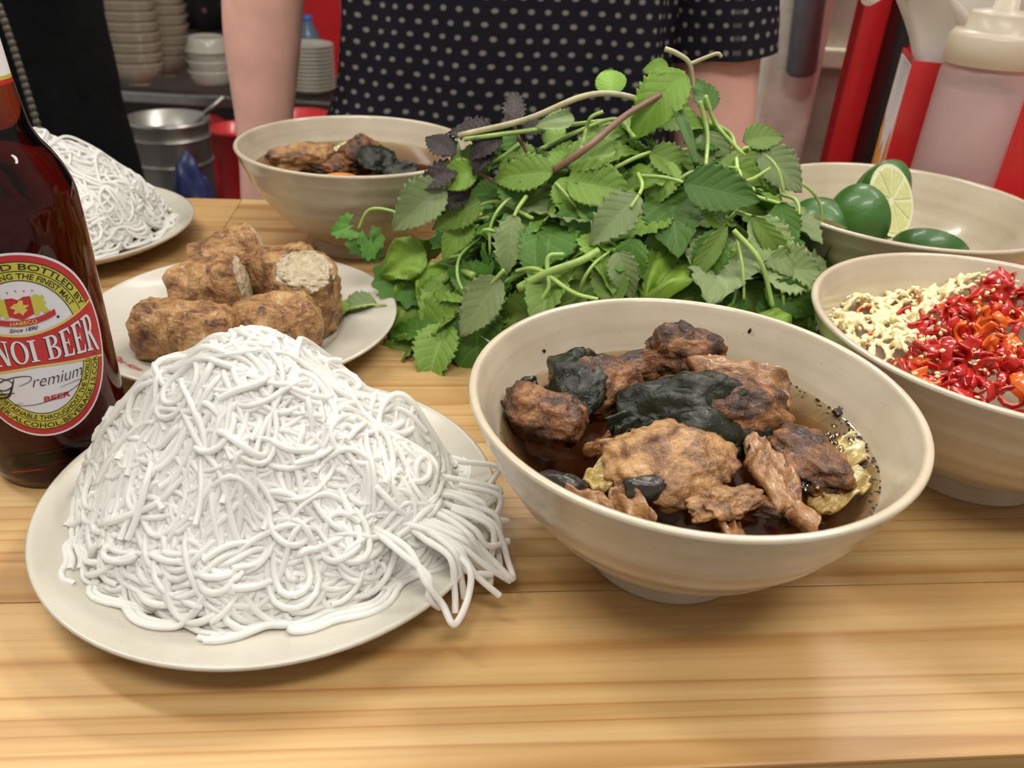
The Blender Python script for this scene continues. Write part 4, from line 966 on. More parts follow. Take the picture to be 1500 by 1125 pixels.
def ring_mesh(name, a0, b0, a1, b1, lay, ph0=0, ph1=2*math.pi, n=72, k=4):
    """band between two ellipses (inner a0,b0; outer a1,b1)"""
    v = []; f = []
    for i in range(n+1):
        ph = ph0+(ph1-ph0)*i/n
        for j in range(k+1):
            q = j/k; v.append(wrap((a0+(a1-a0)*q)*math.cos(ph), (b0+(b1-b0)*q)*math.sin(ph), lay))
    for i in range(n):
        for j in range(k): a = i*(k+1)+j; f.append((a, a+k+1, a+k+2, a+1))
    return newmesh(name, v, f)
label = obj('label', ring_mesh('label', 0, 0, LA, LB, 0, k=14), M_WHITE, beer)
obj('red_border', ring_mesh('red_border', LA-.0037, LB-.0037, LA-.0010, LB-.0010, 1), M_REDP, label)
obj('yellow_ring', ring_mesh('yellow_ring', LA-.0118, LB-.0118, LA-.0038, LB-.0038, 1), M_YELP, label)
for q in (.0038, .0078, .0118): obj('ink_line', ring_mesh('ink_line', LA-q-.00018, LB-q-.00018, LA-q+.00018, LB-q+.00018, 2, k=1), M_INK, label)
def band_lo(s): return -.0075-.0060*(abs(s)/.03)**1.6
def band_hi(s): return .0062+.0072*(abs(s)/.03)**1.6
def band(name, lo, hi, lay, mat):
    v = []; f = []; n, k = 60, 4
    for i in range(n+1):
        s = -.0300+.0600*i/n; lim = LB*math.sqrt(max(0, 1-(s/(LA-.0012))**2))
        for j in range(k+1):
            t = lo(s)+(hi(s)-lo(s))*j/k; v.append(wrap(s, max(-lim, min(lim, t)), lay))
    for i in range(n):
        for j in range(k): a = i*(k+1)+j; f.append((a, a+k+1, a+k+2, a+1))
    obj(name, newmesh(name, v, f), mat, label)
band('gold_line', lambda s: band_hi(s)+.0001, lambda s: band_hi(s)+.0011, 3, M_GOLD)
band('gold_line', lambda s: band_lo(s)-.0011, lambda s: band_lo(s)-.0001, 3, M_GOLD)
band('red_band', band_lo, band_hi, 3, M_REDP)
# serif capitals for the band, drawn as strokes in a 0..1 box
def quad(a, b, w): # thick line a->b of horizontal width w
    return [(a[0]-w/2, a[1]), (a[0]+w/2, a[1]), (b[0]+w/2, b[1]), (b[0]-w/2, b[1])]
def serif(x, y, w=.30): return [(x-w/2, y-.03), (x+w/2, y-.03), (x+w/2, y+.03), (x-w/2, y+.03)]
def arc(cx, cy, rx, ry, a0, a1, wx, wy, n=14):
    P = []
    for i in range(n):
        b0, b1 = a0+(a1-a0)*i/n, a0+(a1-a0)*(i+1)/n
        P.append([(cx+rx*math.cos(b0), cy+ry*math.sin(b0)), (cx+rx*math.cos(b1), cy+ry*math.sin(b1)), (cx+(rx-wx)*math.cos(b1), cy+(ry-wy)*math.sin(b1)), (cx+(rx-wx)*math.cos(b0), cy+(ry-wy)*math.sin(b0))])
    return P
hp = math.pi/2
GL = {'I': (.42, [quad((.21, 0), (.21, 1), .18), serif(.21, .03, .38), serif(.21, .97, .38)]),
      'H': (.86, [quad((.2, 0), (.2, 1), .17), quad((.66, 0), (.66, 1), .17), [(.2, .46), (.66, .46), (.66, .54), (.2, .54)], serif(.2, .03, .34), serif(.2, .97, .34), serif(.66, .03, .34), serif(.66, .97, .34)]),
      'N': (.90, [quad((.18, 0), (.18, 1), .08), quad((.72, 0), (.72, 1), .08), quad((.24, 1), (.68, 0), .20), serif(.18, .03, .28), serif(.16, .97, .30), serif(.72, .97, .28)]),
      'A': (.82, [quad((.10, 0), (.40, 1), .08), quad((.70, 0), (.40, 1), .19), [(.2, .30), (.6, .30), (.6, .37), (.2, .37)], serif(.10, .03, .26), serif(.70, .03, .32)]),
      'O': (.84, arc(.42, .5, .40, .52, 0, 2*math.pi, .17, .06, 28)),
      'E': (.68, [quad((.2, 0), (.2, 1), .17), [(.06, 0), (.6, 0), (.6, .07), (.06, .07)], [(.06, .93), (.57, .93), (.57, 1), (.06, 1)], [(.2, .47), (.45, .47), (.45, .53), (.2, .53)], [(.6, 0), (.64, .24), (.60, .24), (.5, .06)], [(.57, 1), (.60, .77), (.56, .77), (.48, .94)], [(.43, .38), (.47, .38), (.47, .62), (.43, .62)]]),
      'B': (.74, [quad((.2, 0), (.2, 1), .17), serif(.17, .03, .32), serif(.17, .97, .32)]+arc(.34, .76, .30, .24, -hp, hp, .15, .06)+arc(.36, .27, .34, .27, -hp, hp, .16, .06)+[[(.2, .94), (.36, .94), (.36, 1), (.2, 1)], [(.2, 0), (.38, 0), (.38, .06), (.2, .06)], [(.2, .49), (.38, .49), (.38, .55), (.2, .55)]]),
      'R': (.80, [quad((.2, 0), (.2, 1), .17), serif(.2, .03, .34), serif(.17, .97, .32)]+arc(.34, .74, .31, .26, -hp, hp, .16, .06)+[[(.2, .94), (.36, .94), (.36, 1), (.2, 1)], [(.2, .48), (.38, .48), (.38, .54), (.2, .54)], quad((.74, -.04), (.40, .50), .18)])}
def band_text(txt, mat, lay, dx=0, dy=0):
    wd = [GL[c][0] if c != ' ' else .36 for c in txt]; tot = sum(wd); x = 0; m = MB(); k = .0560/tot
    for c, w in zip(txt, wd):
        if c != ' ':
            for poly in GL[c][1]:
                P = []
                for (u, q) in poly:
                    s = (x+u)*k-.0280+dx; lo, hi = band_lo(s), band_hi(s); h = hi-lo
                    P.append(wrap(s, lo+h*.13+h*.74*q+dy, lay))
                m.add(P, [(0, 1, 2, 3)])
        x += w
    return obj('brand_lettering', m.mesh('brand_lettering', False), mat, label)
band_text('HANOI BEER', M_INK, 4, -.00045, -.00035); band_text('HANOI BEER', M_WHITE, 5)
def arc_text(txt, inset, mid, span, size, top=True, mat=M_INK, yw=1.0):
    v, f = text2d(txt, 1.0, 0, 1.0, .01); w = v[:, 0].max()-v[:, 0].min(); a, b = LA-inset, LB-inset
    ph = np.linspace(0, 2*np.pi, 2000); ex, ey = a*np.cos(ph), b*np.sin(ph); L_ = np.r_[0, np.cumsum(np.hypot(np.diff(ex), np.diff(ey)))]
    c0 = np.interp(mid, ph, L_); k = span/w; out = []
    for x, y in v:
        l = c0-(x*k) if top else c0+(x*k); p = np.interp(l % L_[-1], L_, ph); px, py = a*math.cos(p), b*math.sin(p)
        nx, ny = math.cos(p)/a, math.sin(p)/b; q = math.hypot(nx, ny); nx /= q; ny /= q
        h = y*size*(1 if top else -1); out.append(wrap(px+nx*h, py+ny*h, 3))
    obj('ring_lettering', newmesh('ring_lettering', out, f, False), mat, label)
arc_text('BREWED AND BOTTLED BY', .0071, hp, .070, .0036)
arc_text('BREWED BY USING THE FINEST MALT', .0110, hp, .054, .0034)
arc_text('HANOI BEER-ALCOHOL-BEVERAGE J.S.CORP', .0045, 1.5*math.pi, .084, .0035, False)
arc_text('CEREALS OBTAINABLE THROUGHOUT THE WORLD', .0086, 1.5*math.pi, .069, .0032, False)
def flat_text(txt, s0, t0, w, hgt, mat, shear=0, lay=3, bold=.01):
    v, f = text2d(txt, 1.0, shear, 1.0, bold); k = w/(v[:, 0].max()-v[:, 0].min()); kh = hgt/max(.1, v[:, 1].max())
    obj('label_lettering', newmesh('label_lettering', [wrap(s0+x*k, t0+y*kh, lay) for x, y in v], f, False), mat, label)
flat_text('BEER', .0045, -.0255, .0105, .0024, M_REDP, .1, 3, .03)
flat_text('HABECO', 0, .0120, .0096, .0016, M_GOLD, 0, 7, .02)
flat_text('Since 1890', -.001, .0088, .0105, .0017, M_INK, .4, 3)
def stroke(pts, w0, w1, mat, lay=4, n=30, name='script_stroke'):
    P = smoothpath([(a, b, 0) for a, b in pts], n); m = MB(); v = []
    T = np.gradient(np.array(P), axis=0); T /= np.linalg.norm(T, axis=1)[:, None]+1e-12
    for i, (p, t) in enumerate(zip(P, T)):
        w = (w0+(w1-w0)*math.sin(math.pi*i/(n-1)))/2
        v += [wrap(p[0]-t[1]*w, p[1]+t[0]*w, lay), wrap(p[0]+t[1]*w, p[1]-t[0]*w, lay)]
    m.add(v, [(2*i, 2*i+1, 2*i+3, 2*i+2) for i in range(n-1)]); obj(name, m.mesh(name, False), mat, label)
def pr(u, v): return (-.0195+u*.0375, -.0255+v*.0135)     # script box of the word Premium
SW = [([(.02, .70), (.0, .90), (.10, 1.0), (.22, .90), (.24, .70), (.14, .52), (.06, .60), (.12, .86), (.30, 1.02), (.44, .98), (.42, .80), (.30, .66)], .0002, .0005),
      ([(.27, .95), (.22, .60), (.16, .30), (.06, .22), (.03, .32), (.12, .38), (.24, .42)], .0003, .0011),
      ([(.34, .50), (.38, .66), (.37, .45), (.37, .40)], .0002, .0007), ([(.37, .50), (.41, .64), (.45, .64)], .0002, .0006),
      ([(.44, .50), (.50, .58), (.49, .66), (.46, .58), (.47, .44), (.53, .46)], .0002, .0006)]
for i in range(3): SW.append(([(.545+i*.045, .46), (.56+i*.045, .64), (.575+i*.045, .60), (.565+i*.045, .44)], .0002, .0007))
SW += [([(.70, .46), (.715, .66), (.72, .48), (.745, .48)], .0002, .0007), ([(.725, .76), (.73, .78)], .0005, .0006), ([(.755, .66), (.76, .48), (.79, .50), (.81, .66), (.81, .48), (.83, .50)], .0002, .0007)]
for i in range(3): SW.append(([(.84+i*.045, .48), (.855+i*.045, .68), (.87+i*.045, .63), (.86+i*.045, .47)], .0002, .0007))
SW.append(([(.30, .02), (.20, -.06), (.45, -.10), (.80, .10), (.95, .30), (.88, .38), (.70, .34)], .00015, .0003))
flat_text('remium', .0065, -.0178, .0205, .0052, M_INK, .45, 4, -.012)
for p, a, b in SW[:2]+SW[-1:]: stroke([pr(u, .05+v*.95+(u-.5)*.12) for u, v in p], a, b, M_INK)
def poly(name, pts, mat, lay):
    m = MB(); c = (sum(p[0] for p in pts)/len(pts), sum(p[1] for p in pts)/len(pts)); n = len(pts)
    m.add([wrap(c[0], c[1], lay)]+[wrap(a, b, lay) for a, b in pts], [(0, 1+i, 1+(i+1) % n) for i in range(n)]); obj(name, m.mesh(name, False), mat, label)
ey = .0195
poly('shield', [(-.0045, ey+.0045), (.0045, ey+.0045), (.0045, ey-.0035), (.001, ey-.005), (0, ey-.0054), (-.001, ey-.005), (-.0045, ey-.0035)], M_REDP, 4)
poly('shield_crest', [(.0026*math.cos(a)*(1+.35*math.sin(a*7)), ey+.0028*math.sin(a)*(1+.3*math.cos(a*5))) for a in np.linspace(0, 2*np.pi, 30, endpoint=False)], M_GOLD, 5)
for s_ in (-1, 1):
    poly('lion', [(s_*x, ey+y) for x, y in ((.0046, .004), (.0065, .0048), (.0078, .0040), (.0074, .0030), (.0090, .0042), (.0094, .0028), (.0082, .0016), (.0098, .0006), (.0086, -.0004), (.0096, -.0028), (.0106, -.0040), (.0080, -.0040), (.0070, -.0022), (.0060, -.0042), (.0046, -.0042))], M_YELP, 4)
rb = MB(); RX = np.linspace(-.0122, .0122, 25); rz = lambda x: .0126+.0022*(x/.0122)**2
rb.add([wrap(x, rz(x)-.0013, 5) for x in RX]+[wrap(x, rz(x)+.0013, 5) for x in RX], [(i, i+1, i+26, i+25) for i in range(24)]); obj('ribbon', rb.mesh('ribbon', False), M_REDP, label)
for k in range(5): poly('star', [(-.0058+k*.0029+.0005*math.cos(a)*(1 if j % 2 else .45), .0262+.0008*(1-abs(k-2)/2)+.0005*math.sin(a)*(1 if j % 2 else .45)) for j, a in enumerate(np.linspace(.3, 2*np.pi+.3, 10, endpoint=False))], M_REDINK, 4)
m = MB(); m.add([wrap(.0128+.0006*math.cos(a), .0122+.0006*math.sin(a), 3) for a in np.linspace(0, 2*np.pi, 12, endpoint=False)], [tuple(range(12))]); obj('mark', m.mesh('mark', False), M_INK, label)
def neck_band(name, z0, z1, mat, lay, half=1.36):
    v = []; f = []
    for i in range(41):
        a = TH0-half+2*half*i/40
        for z in (z0, z1): R = np.interp(z, [p[1] for p in prof[12:20]], [p[0] for p in prof[12:20]])+.00025+lay*.00007; v.append((R*math.cos(a), R*math.sin(a), z))
    for i in range(40): f.append((2*i, 2*i+2, 2*i+3, 2*i+1))
    return obj(name, newmesh(name, v, f), mat, beer)
nl = neck_band('neck_label', .1765, .208, M_STICK, 0); neck_band('neck_label_trim', .1765, .1782, M_REDP, 1); neck_band('neck_label_trim', .1782, .1796, M_YELP, 1)
for (u0, u1) in ((.55, .62), (.80, .76)):
    m = MB(); m.tube([(.0158*math.cos(TH0+u), .0158*math.sin(TH0+u), .183+q*.012) for q, u in zip(np.linspace(0, 1, 10), np.linspace(u0, u1, 10)+.06*np.sin(np.linspace(0, 6, 10)))], .00035, 6); obj('neck_script', m.mesh('neck_script'), M_REDINK, beer)

# ------------------------------------------------------------------ red caddy, napkins, squeeze bottle
yb = .735
c0 = atY(1338, 262, .700)
cad = empty('napkin_caddy', (0, 0, 0)); CROT = math.radians(-15); tag(cad, 'red plastic napkin caddy with a printed sticker on its side', 'caddy')
cm = MB()
y0 = .722; x0 = atY(1338, 89, y0).x; CM4 = Matrix.Translation((x0, y0, 0)) @ Matrix.Rotation(CROT, 4, 'Z') @ Matrix.Translation((-x0, -y0, 0))
def wallbox(mb, x0, x1, y0, y1, z0, z1): mb.box(x0, x1, y0, y1, z0, z1)
CZ = atY(1338, 89, y0).z
for b in ((x0, x0+.14, y0, y0+.003, 0, CZ), (x0, x0+.14, y0+.077, y0+.080, 0, CZ), (x0, x0+.003, y0+.003, y0+.077, 0, CZ), (x0+.137, x0+.14, y0+.003, y0+.077, 0, CZ), (x0+.003, x0+.137, y0+.003, y0+.077, 0, .003)): wallbox(cm, *b)
obj('box', cm.mesh('box', False), M_RED, cad)
cm = MB(); bm = bmesh.new()
sx0, sx1, sy0 = x0+.085, x0+.20, y0-.085
me = boxmesh('step', sx0, sx1, sy0, y0, 0, .052, .003); obj('step', me, M_RED, cad)
for hx, hy in ((x0+.125, y0-.03), (x0+.165, y0-.03), (x0+.125, y0-.062), (x0+.165, y0-.062)):
    m = MB(); m.tube([(hx, hy, .0515), (hx, hy, .0526)], .012, 20); obj('hole', m.mesh('hole', False), M_BLACK, cad)
# sticker on the left side face and its orange picture
obj('sticker', boxmesh('sticker', x0-.0006, x0, y0+.006, y0+.074, .03, CZ-.004, 0), M_STICK, cad)
m = MB(); q = [(y0+.006+.068*i/12, .075+.012*math.sin(i*1.3)+.010*math.cos(i*.6)) for i in range(13)]
m.add([(x0-.0009, y, z) for y, z in q]+[(x0-.0009, y, .03) for y, z in q], [(i, i+1, i+14, i+13) for i in range(12)]); obj('sticker_picture', m.mesh('sticker_picture', False), M_ORANGE, cad)
cad.matrix_world = CM4
# napkins
nr_ = np.random.default_rng(3)
for k in range(9):
    n1, n2 = 16, 14; v = []; u0 = -.055+k*.013
    lean = -.03+.012*k+nr_.normal(0, .006); hgt = .10+nr_.uniform(0, .035)
    for i in range(n1):
        for j in range(n2):
            s = -1+2*i/(n1-1); t = j/(n2-1)
            zz = CZ-.04+t*hgt+.004*math.sin(s*5+k)*t
            xx = x0+.07+s*(.055+.022*t)+lean*t*t*1.2-.02*t*t
            yy = y0+.012+k*.007+.006*math.sin(s*4+k*1.7)*t+.010*math.sin(t*3+k)*t-.02*t*t*(1-k/9)
            v.append((xx, yy, zz))
    f = [(i*n2+j, i*n2+j+1, (i+1)*n2+j+1, (i+1)*n2+j) for i in range(n1-1) for j in range(n2-1)]
    o = obj('napkin', newmesh('napkin', v, f), M_PAPER, M=CM4); sm = o.modifiers.new('thick', 'SOLIDIFY'); sm.thickness = .0006
    tag(o, 'white paper napkin sticking up out of the red caddy', 'napkin', 'napkins in the caddy')
# one napkin flopping over the left side
n1, n2 = 18, 16; v = []
for i in range(n1):
    for j in range(n2):
        s = -1+2*i/(n1-1); t = j/(n2-1)
        v.append((x0+.045-.085*t+.01*math.sin(s*3), y0+.03+s*.035, CZ+.02+.055*math.sin(t*2.3)-.02*t+.006*math.sin(s*4+t*5)))
f = [(i*n2+j, i*n2+j+1, (i+1)*n2+j+1, (i+1)*n2+j) for i in range(n1-1) for j in range(n2-1)]
o = obj('napkin', newmesh('napkin', v, f), M_PAPER, M=CM4); sm = o.modifiers.new('thick', 'SOLIDIFY'); sm.thickness = .0006
tag(o, 'white paper napkin flopping sideways over the black edge of the red cabinet', 'napkin')
# squeeze bottle
def plastic(name, col, tr):
    m, t, b, o = nt(name); b.inputs['Base Color'].default_value = rgb(col); b.inputs['Roughness'].default_value = .3
    tp = N(t, 'ShaderNodeBsdfTransparent'); tl = N(t, 'ShaderNodeBsdfTranslucent'); tl.inputs[0].default_value = rgb(col)
    m1 = N(t, 'ShaderNodeMixShader'); m1.inputs[0].default_value = .4; t.links.new(b.outputs[0], m1.inputs[1]); t.links.new(tl.outputs[0], m1.inputs[2])
    m2 = N(t, 'ShaderNodeMixShader'); m2.inputs[0].default_value = tr; t.links.new(m1.outputs[0], m2.inputs[1]); t.links.new(tp.outputs[0], m2.inputs[2]); t.links.new(m2.outputs[0], o.inputs['Surface']); return m
M_SQ = plastic('cloudy_plastic', (.70, .60, .56), .50); M_SQCAP = plastic('milky_cap', (.80, .72, .58), .12)
M_SAUCE = plain('pink_sauce', (.40, .19, .19), .5, sss=.2)
SQY = .678
zq = [atY(1392, y, SQY-.02).z for y in (268, 134, 98, 46, 40, 16)]
rB = pxsize(59, atY(1402, 200, SQY)); print('squeeze', rB, zq)
sq = empty('squeeze_bottle', (atY(1400, 240, SQY).x, SQY, 0)); tag(sq, 'cloudy plastic squeeze bottle of pinkish sauce with milky cap', 'squeeze bottle')
zc, zt = zq[2], zq[3]
obj('bottle_body', lathe([(0, .0), (rB-.003, 0), (rB, .004), (rB, zc-.006), (rB-.002, zc), (.024, zc+.002)], 48, 'bottle_body'), M_SQ, sq)
obj('sauce', lathe([(0, .002), (rB-.003, .003), (rB-.0018, .006), (rB-.0018, zq[1]), (0, zq[1])], 48, 'sauce'), M_SAUCE, sq)
obj('cap', lathe([(.022, zc), (rB+.001, zc+.001), (rB+.001, zt-.004), (rB-.002, zt), (rB*.74, zt+.001), (rB*.72, zq[5]-.002), (rB*.68, zq[5]), (.009, zq[5]+.002), (.005, zq[5]+.035), (0, zq[5]+.036)], 48, 'cap'), M_SQCAP, sq)

# ------------------------------------------------------------------ right side: red cabinet, wall, board, pipe
yc = 1.02
cb = empty('red_cabinet', (0, 0, -.75)); tag(cb, 'tall red metal cabinet with a black rubber door edge', 'cabinet')
xl = atY(1213, 230, yc).x; xr = atY(1267, 230, yc-.04).x; xk = atY(1286, 230, yc-.04).x
obj('body', boxmesh('body', xl*1.5, xl*1.5+.4, yc+.03, yc+.45, 0, 1.65, .006), M_RED, cb); obj('side_panel', boxmesh('side_panel', xl, xl*1.5+.4, yc, yc+.03, 0, 1.65, .004), M_RED, cb)
obj('door', boxmesh('door', xk, xl*1.5+.4, yc-.045, yc-.004, .02, 1.63, .006), M_RED, cb)
obj('door_gasket', boxmesh('door_gasket', xr, xk+.004, yc-.040, yc, .02, 1.63, .004), M_BLACK, cb)
yw = 1.75
tag(obj('wall_right', boxmesh('wall_right', atY(1070, 100, yw).x-.05, 3, yw, yw+.1, -.75, 2.2), M_WALL), kind='structure')
ledge = atY(1230, 82, yw)
tag(obj('trim_1', boxmesh('trim_1', .5, 3, yw-.03, yw, ledge.z-.02, ledge.z+.015, .004), M_DIRTY), kind='structure')
p0, p1 = atY(1128, 0, 1.5), atY(1215, 250, 1.5)
bm_ = MB(); bl, br = atY(1118, 100, 1.5).x, atY(1205, 100, 1.5).x
obj_ = obj('painted_board', boxmesh('painted_board', bl, br, 1.5, 1.54, -.75, .9, .01), M_DIRTY); tag(obj_, 'worn cream-painted upright board behind the person in the dotted shirt', 'board')
a, b = atY(1172, 112, 1.46), atY(1192, -40, 1.46); d = b-a
m = MB(); m.tube([a, a+d*.02, a+d*.06, a+d*4], [.014, .020, .0245, .0245], 24); tag(obj('metal_pipe', m.mesh('metal_pipe'), M_GREYM), 'grey metal pipe ending in front of the cream-painted board', 'pipe')
tag(obj('upright_panel', boxmesh('upright_panel', atY(1080, 150, 1.62).x, atY(1122, 150, 1.62).x, 1.62, 1.68, -.75, 1.2, .004), plain('brown_panel', (.16, .12, .085), .6, var=.2)), 'narrow brown upright panel beside the cream-painted board', 'panel')

# ------------------------------------------------------------------ people
def ring_loft(rings, n=28, cap=True):
    v = []; f = []
    for (cx, cy, cz, rx, ry) in rings:
        for j in range(n):
            a = 2*math.pi*j/n; c, s = math.cos(a), math.sin(a); e = .85
            v.append((cx+rx*abs(c)**e*(1 if c > 0 else -1), cy+ry*abs(s)**e*(1 if s > 0 else -1), cz))
    for i in range(len(rings)-1):
        for j in range(n): f.append((i*n+j, i*n+(j+1) % n, (i+1)*n+(j+1) % n, (i+1)*n+j))
    if cap: f.append(tuple(range(n-1, -1, -1))); f.append(tuple((len(rings)-1)*n+j for j in range(n)))
    return v, f
def hand(m, w, d, side):
    """palm and five fingers hanging along d from the wrist w"""
    d = Vector(d).normalized(); fw = Vector((0, -1, 0)); across = d.cross(Vector((side, 0, 0))).normalized()
    m.tube([w, w+d*.03, w+d*.06, w+d*.09], [.022, .030, .034, .028], 12)
    for k, (o_, ln) in enumerate(((-.026, .062), (-.009, .075), (.009, .072), (.025, .058))):
        b = w+d*.085+across*o_; m.tube([b, b+d*ln*.4, b+d*ln*.75+Vector((-side*.008, 0, 0)), b+d*ln+Vector((-side*.018, 0, 0))], [.0095, .009, .0085, .006], 8)
    b = w+d*.035+across*-.03; m.tube([b, b+d*.03+across*-.02, b+d*.062+across*-.024], [.012, .010, .007], 8)
def person(name, label, cx, cy, arms, hipw, chestw, depth, top=.0):
    m = MB()
    z0 = -.75
    for s in (-1, 1): m.tube([(cx+s*.09, cy+.0, .14), (cx+s*.095, cy, -.05), (cx+s*.095, cy-.01, -.28), (cx+s*.095, cy+.01, -.50), (cx+s*.095, cy+.02, -.68), (cx+s*.095, cy-.03, -.725), (cx+s*.1, cy-.14, -.733)], [.085, .082, .060, .056, .040, .036, .022], 16)
    v, f = ring_loft([(cx, cy, -.02, hipw*.8, depth*.8), (cx, cy, .08, hipw, depth), (cx, cy, .20, hipw*.95, depth), (cx, cy, .32, chestw*.92, depth*.95), (cx, cy, .45, chestw, depth), (cx, cy, .55, chestw*1.02, depth*.85), (cx, cy, .61, chestw*.8, depth*.6), (cx, cy, .65, .07, .06)]); m.add(v, f)
    m.tube([(cx, cy, .60), (cx, cy, .72)], .055, 14)
    v, f = ICO3; hd = np.array(v)*[.075, .095, .115]+[cx, cy-.02, .80]; m.add(hd, f)
    m.add(np.array(ICO2[0])*[.012, .02, .016]+[cx, cy-.118, .79], ICO2[1])
    for s in (-1, 1): m.add(np.array(ICO2[0])*[.010, .018, .03]+[cx+s*.077, cy-.01, .80], ICO2[1])
    for s, (pts, rad) in zip((-1, 1), arms):
        n = 22; P = smoothpath(pts, n); m.tube(P, interp_r(rad, n), 16); d = Vector(P[-1])-Vector(P[-4]); hand(m, Vector(P[-1]), d, s)
    body = remesh(m.mesh('body'), .0065)
    root = empty(name, (cx, cy, -.75)); tag(root, label, 'person')
    o = obj('body', body, M_SKIN, root); o.matrix_parent_inverse = Matrix.Translation((-cx, -cy, .75))
    # hair cap
    v, f = ICO3; v = np.array(v); hv = v*[.082, .102, .122]+[cx, cy-.012, .806]; ff = [q for q in f if all((v[i][2] > -.1 and (v[i][1] > -.55 or v[i][2] > .55)) or (v[i][1] > .2 and v[i][2] > -.6) for i in q)]
    h = obj('hair', newmesh('hair', hv, ff), plain('dark_hair', (.02, .014, .01), .5), root); h.matrix_parent_inverse = o.matrix_parent_inverse.copy()
    for s in (-1, 1):
        e = obj('eye', newmesh('eye', np.array(ICO2[0])*.012+[cx+s*.03, cy-.102, .815], ICO2[1]), M_INK, root); e.matrix_parent_inverse = o.matrix_parent_inverse.copy()
    mo = obj('mouth', newmesh('mouth', np.array(ICO2[0])*[.024, .006, .005]+[cx, cy-.108, .752], ICO2[1]), M_REDP, root); mo.matrix_parent_inverse = o.matrix_parent_inverse.copy()
    return root, o.matrix_parent_inverse.copy()
def shirtmat():
    m, t, b, o = nt('dotted_shirt_cloth'); tc = N(t, 'ShaderNodeTexCoord'); sp = N(t, 'ShaderNodeSeparateXYZ'); t.links.new(tc.outputs['UV'], sp.inputs[0])
    nz = noise(t, 9, 2, .5, ocoord(t))
    def mth(op, a, b_=None):
        n = N(t, 'ShaderNodeMath', operation=op)
        for i, x in enumerate((a, b_)):
            if x is None: continue
            if isinstance(x, (int, float)): n.inputs[i].default_value = x
            else: t.links.new(x, n.inputs[i])
        return n.outputs[0]
    v = mth('DIVIDE', mth('ADD', sp.outputs[1], mth('MULTIPLY', nz, .012)), .0128); row = mth('FLOOR', v)
    u = mth('ADD', mth('DIVIDE', sp.outputs[0], .0172), mth('MULTIPLY', mth('MODULO', mth('ADD', row, 1000), 2), .5))
    fu = mth('SUBTRACT', mth('FRACT', u), .5); fv = mth('SUBTRACT', mth('FRACT', v), .5)
    d = mth('ADD', mth('POWER', mth('DIVIDE', fu, .24), 2), mth('POWER', mth('DIVIDE', fv, .25), 2))
    t.links.new(ramp(t, d, [(.10, (.22, .21, .19)), (1.0, (.010, .010, .016))]), b.inputs['Base Color']); b.inputs['Roughness'].default_value = .85; b.inputs['Specular IOR Level'].default_value = .15
    wv = noise(t, 900, 2, .5, ocoord(t)); bump(t, b, wv, .4, .0006); return m
M_SHIRT = shirtmat()
def cloth_loft(name, rings, n=64, fold=.004, seed=0):
    v = []; f = []; uv = []
    for i, (cx, cy, cz, rx, ry) in enumerate(rings):
        for j in range(n+1):
            a = 2*math.pi*j/n-math.pi*.0; c, s = math.cos(a), math.sin(a); e = .85
            k = 1+fold/rx*math.sin(a*7+cz*9+seed)*(1 if cz < .35 else .4)+fold/rx*.6*math.sin(a*13-cz*17+seed)
            v.append((cx+k*rx*abs(c)**e*(1 if c > 0 else -1), cy+k*ry*abs(s)**e*(1 if s > 0 else -1), cz)); uv.append((0, cz))
    A = np.array(v).reshape(len(rings), n+1, 3); mid = A[len(rings)//2]; arc_ = np.r_[0, np.cumsum(np.linalg.norm(np.diff(mid, axis=0), axis=1))]
    uv = [(arc_[j], r_[2]) for r_ in rings for j in range(n+1)]
    for i in range(len(rings)-1):
        for j in range(n): a = i*(n+1)+j; f.append((a, a+1, a+n+2, a+n+1))
    return newmesh(name, v, f, True, uv)
def interp_rings(rings, m=30):
    A = np.array(rings); q = np.linspace(0, len(A)-1, m); return [tuple(np.interp(x, range(len(A)), A[:, k]) for k in range(5)) for x in q]
def sleeve_mesh(name, pts, rad, n=30, k=40):
    P = np.array(smoothpath(pts, n)); R = interp_r(rad, n); v, f = tube_geo(P, R, k, False); L_ = np.r_[0, np.cumsum(np.linalg.norm(np.diff(P, axis=0), axis=1))]
    uv = [(j*2*math.pi/k*R[0], L_[i]) for i in range(n) for j in range(k)]
    v = np.array(v); v += .0025*fbm(v*22, 2)[:, None]
    return newmesh(name, v, f, True, uv)
PY = .985; PX = (atY(487, 60, PY-.06).x+atY(1000, 60, PY-.06).x)/2
hw = (atY(1000, 60, PY-.06).x-atY(487, 60, PY-.06).x)/2
la = [(PX-.17, PY, .575), (atY(400, -250, .96).x, .97, .36), (atY(388, -20, .94).x, .945, .18), (atY(383, 75, .93).x, .935, .10), (atY(383, 150, .92).x, .925, .03), (atY(380, 220, .91).x, .915, -.03), (atY(376, 300, .90).x, .905, -.10)]
ra = [(PX+.17, PY, .575), (atY(1072, -200, .97).x, .985, .33), (atY(1062, 0, .965).x, .98, .17), (atY(1058, 100, .96).x, .975, .07), (atY(1055, 200, .95).x, .955, -.03), (atY(1050, 280, .93).x, .92, -.12), (atY(1040, 330, .90).x, .89, -.17)]
root, inv = person('person', 'person in a black shirt with pale dots standing behind the table, arms down', PX, PY, ((la, [.055, .050, .0435, .0405, .032, .026, .022]), (ra, [.055, .052, .048, .047, .044, .036, .026])), .165, hw*.93, .105)
tr = interp_rings([(PX-.012, PY, -.055, hw*1.17, .128), (PX-.010, PY, .0, hw*1.12, .125), (PX-.003, PY, .06, hw*1.035, .120), (PX, PY, .14, hw*1.0, .118), (PX, PY, .30, hw*.99, .118), (PX, PY, .45, hw*1.0, .118), (PX, PY, .56, hw*.98, .105), (PX, PY, .62, hw*.75, .085), (PX, PY, .655, .085, .075)], 40)
o = obj('shirt', cloth_loft('shirt', tr), M_SHIRT, root); o.matrix_parent_inverse = inv
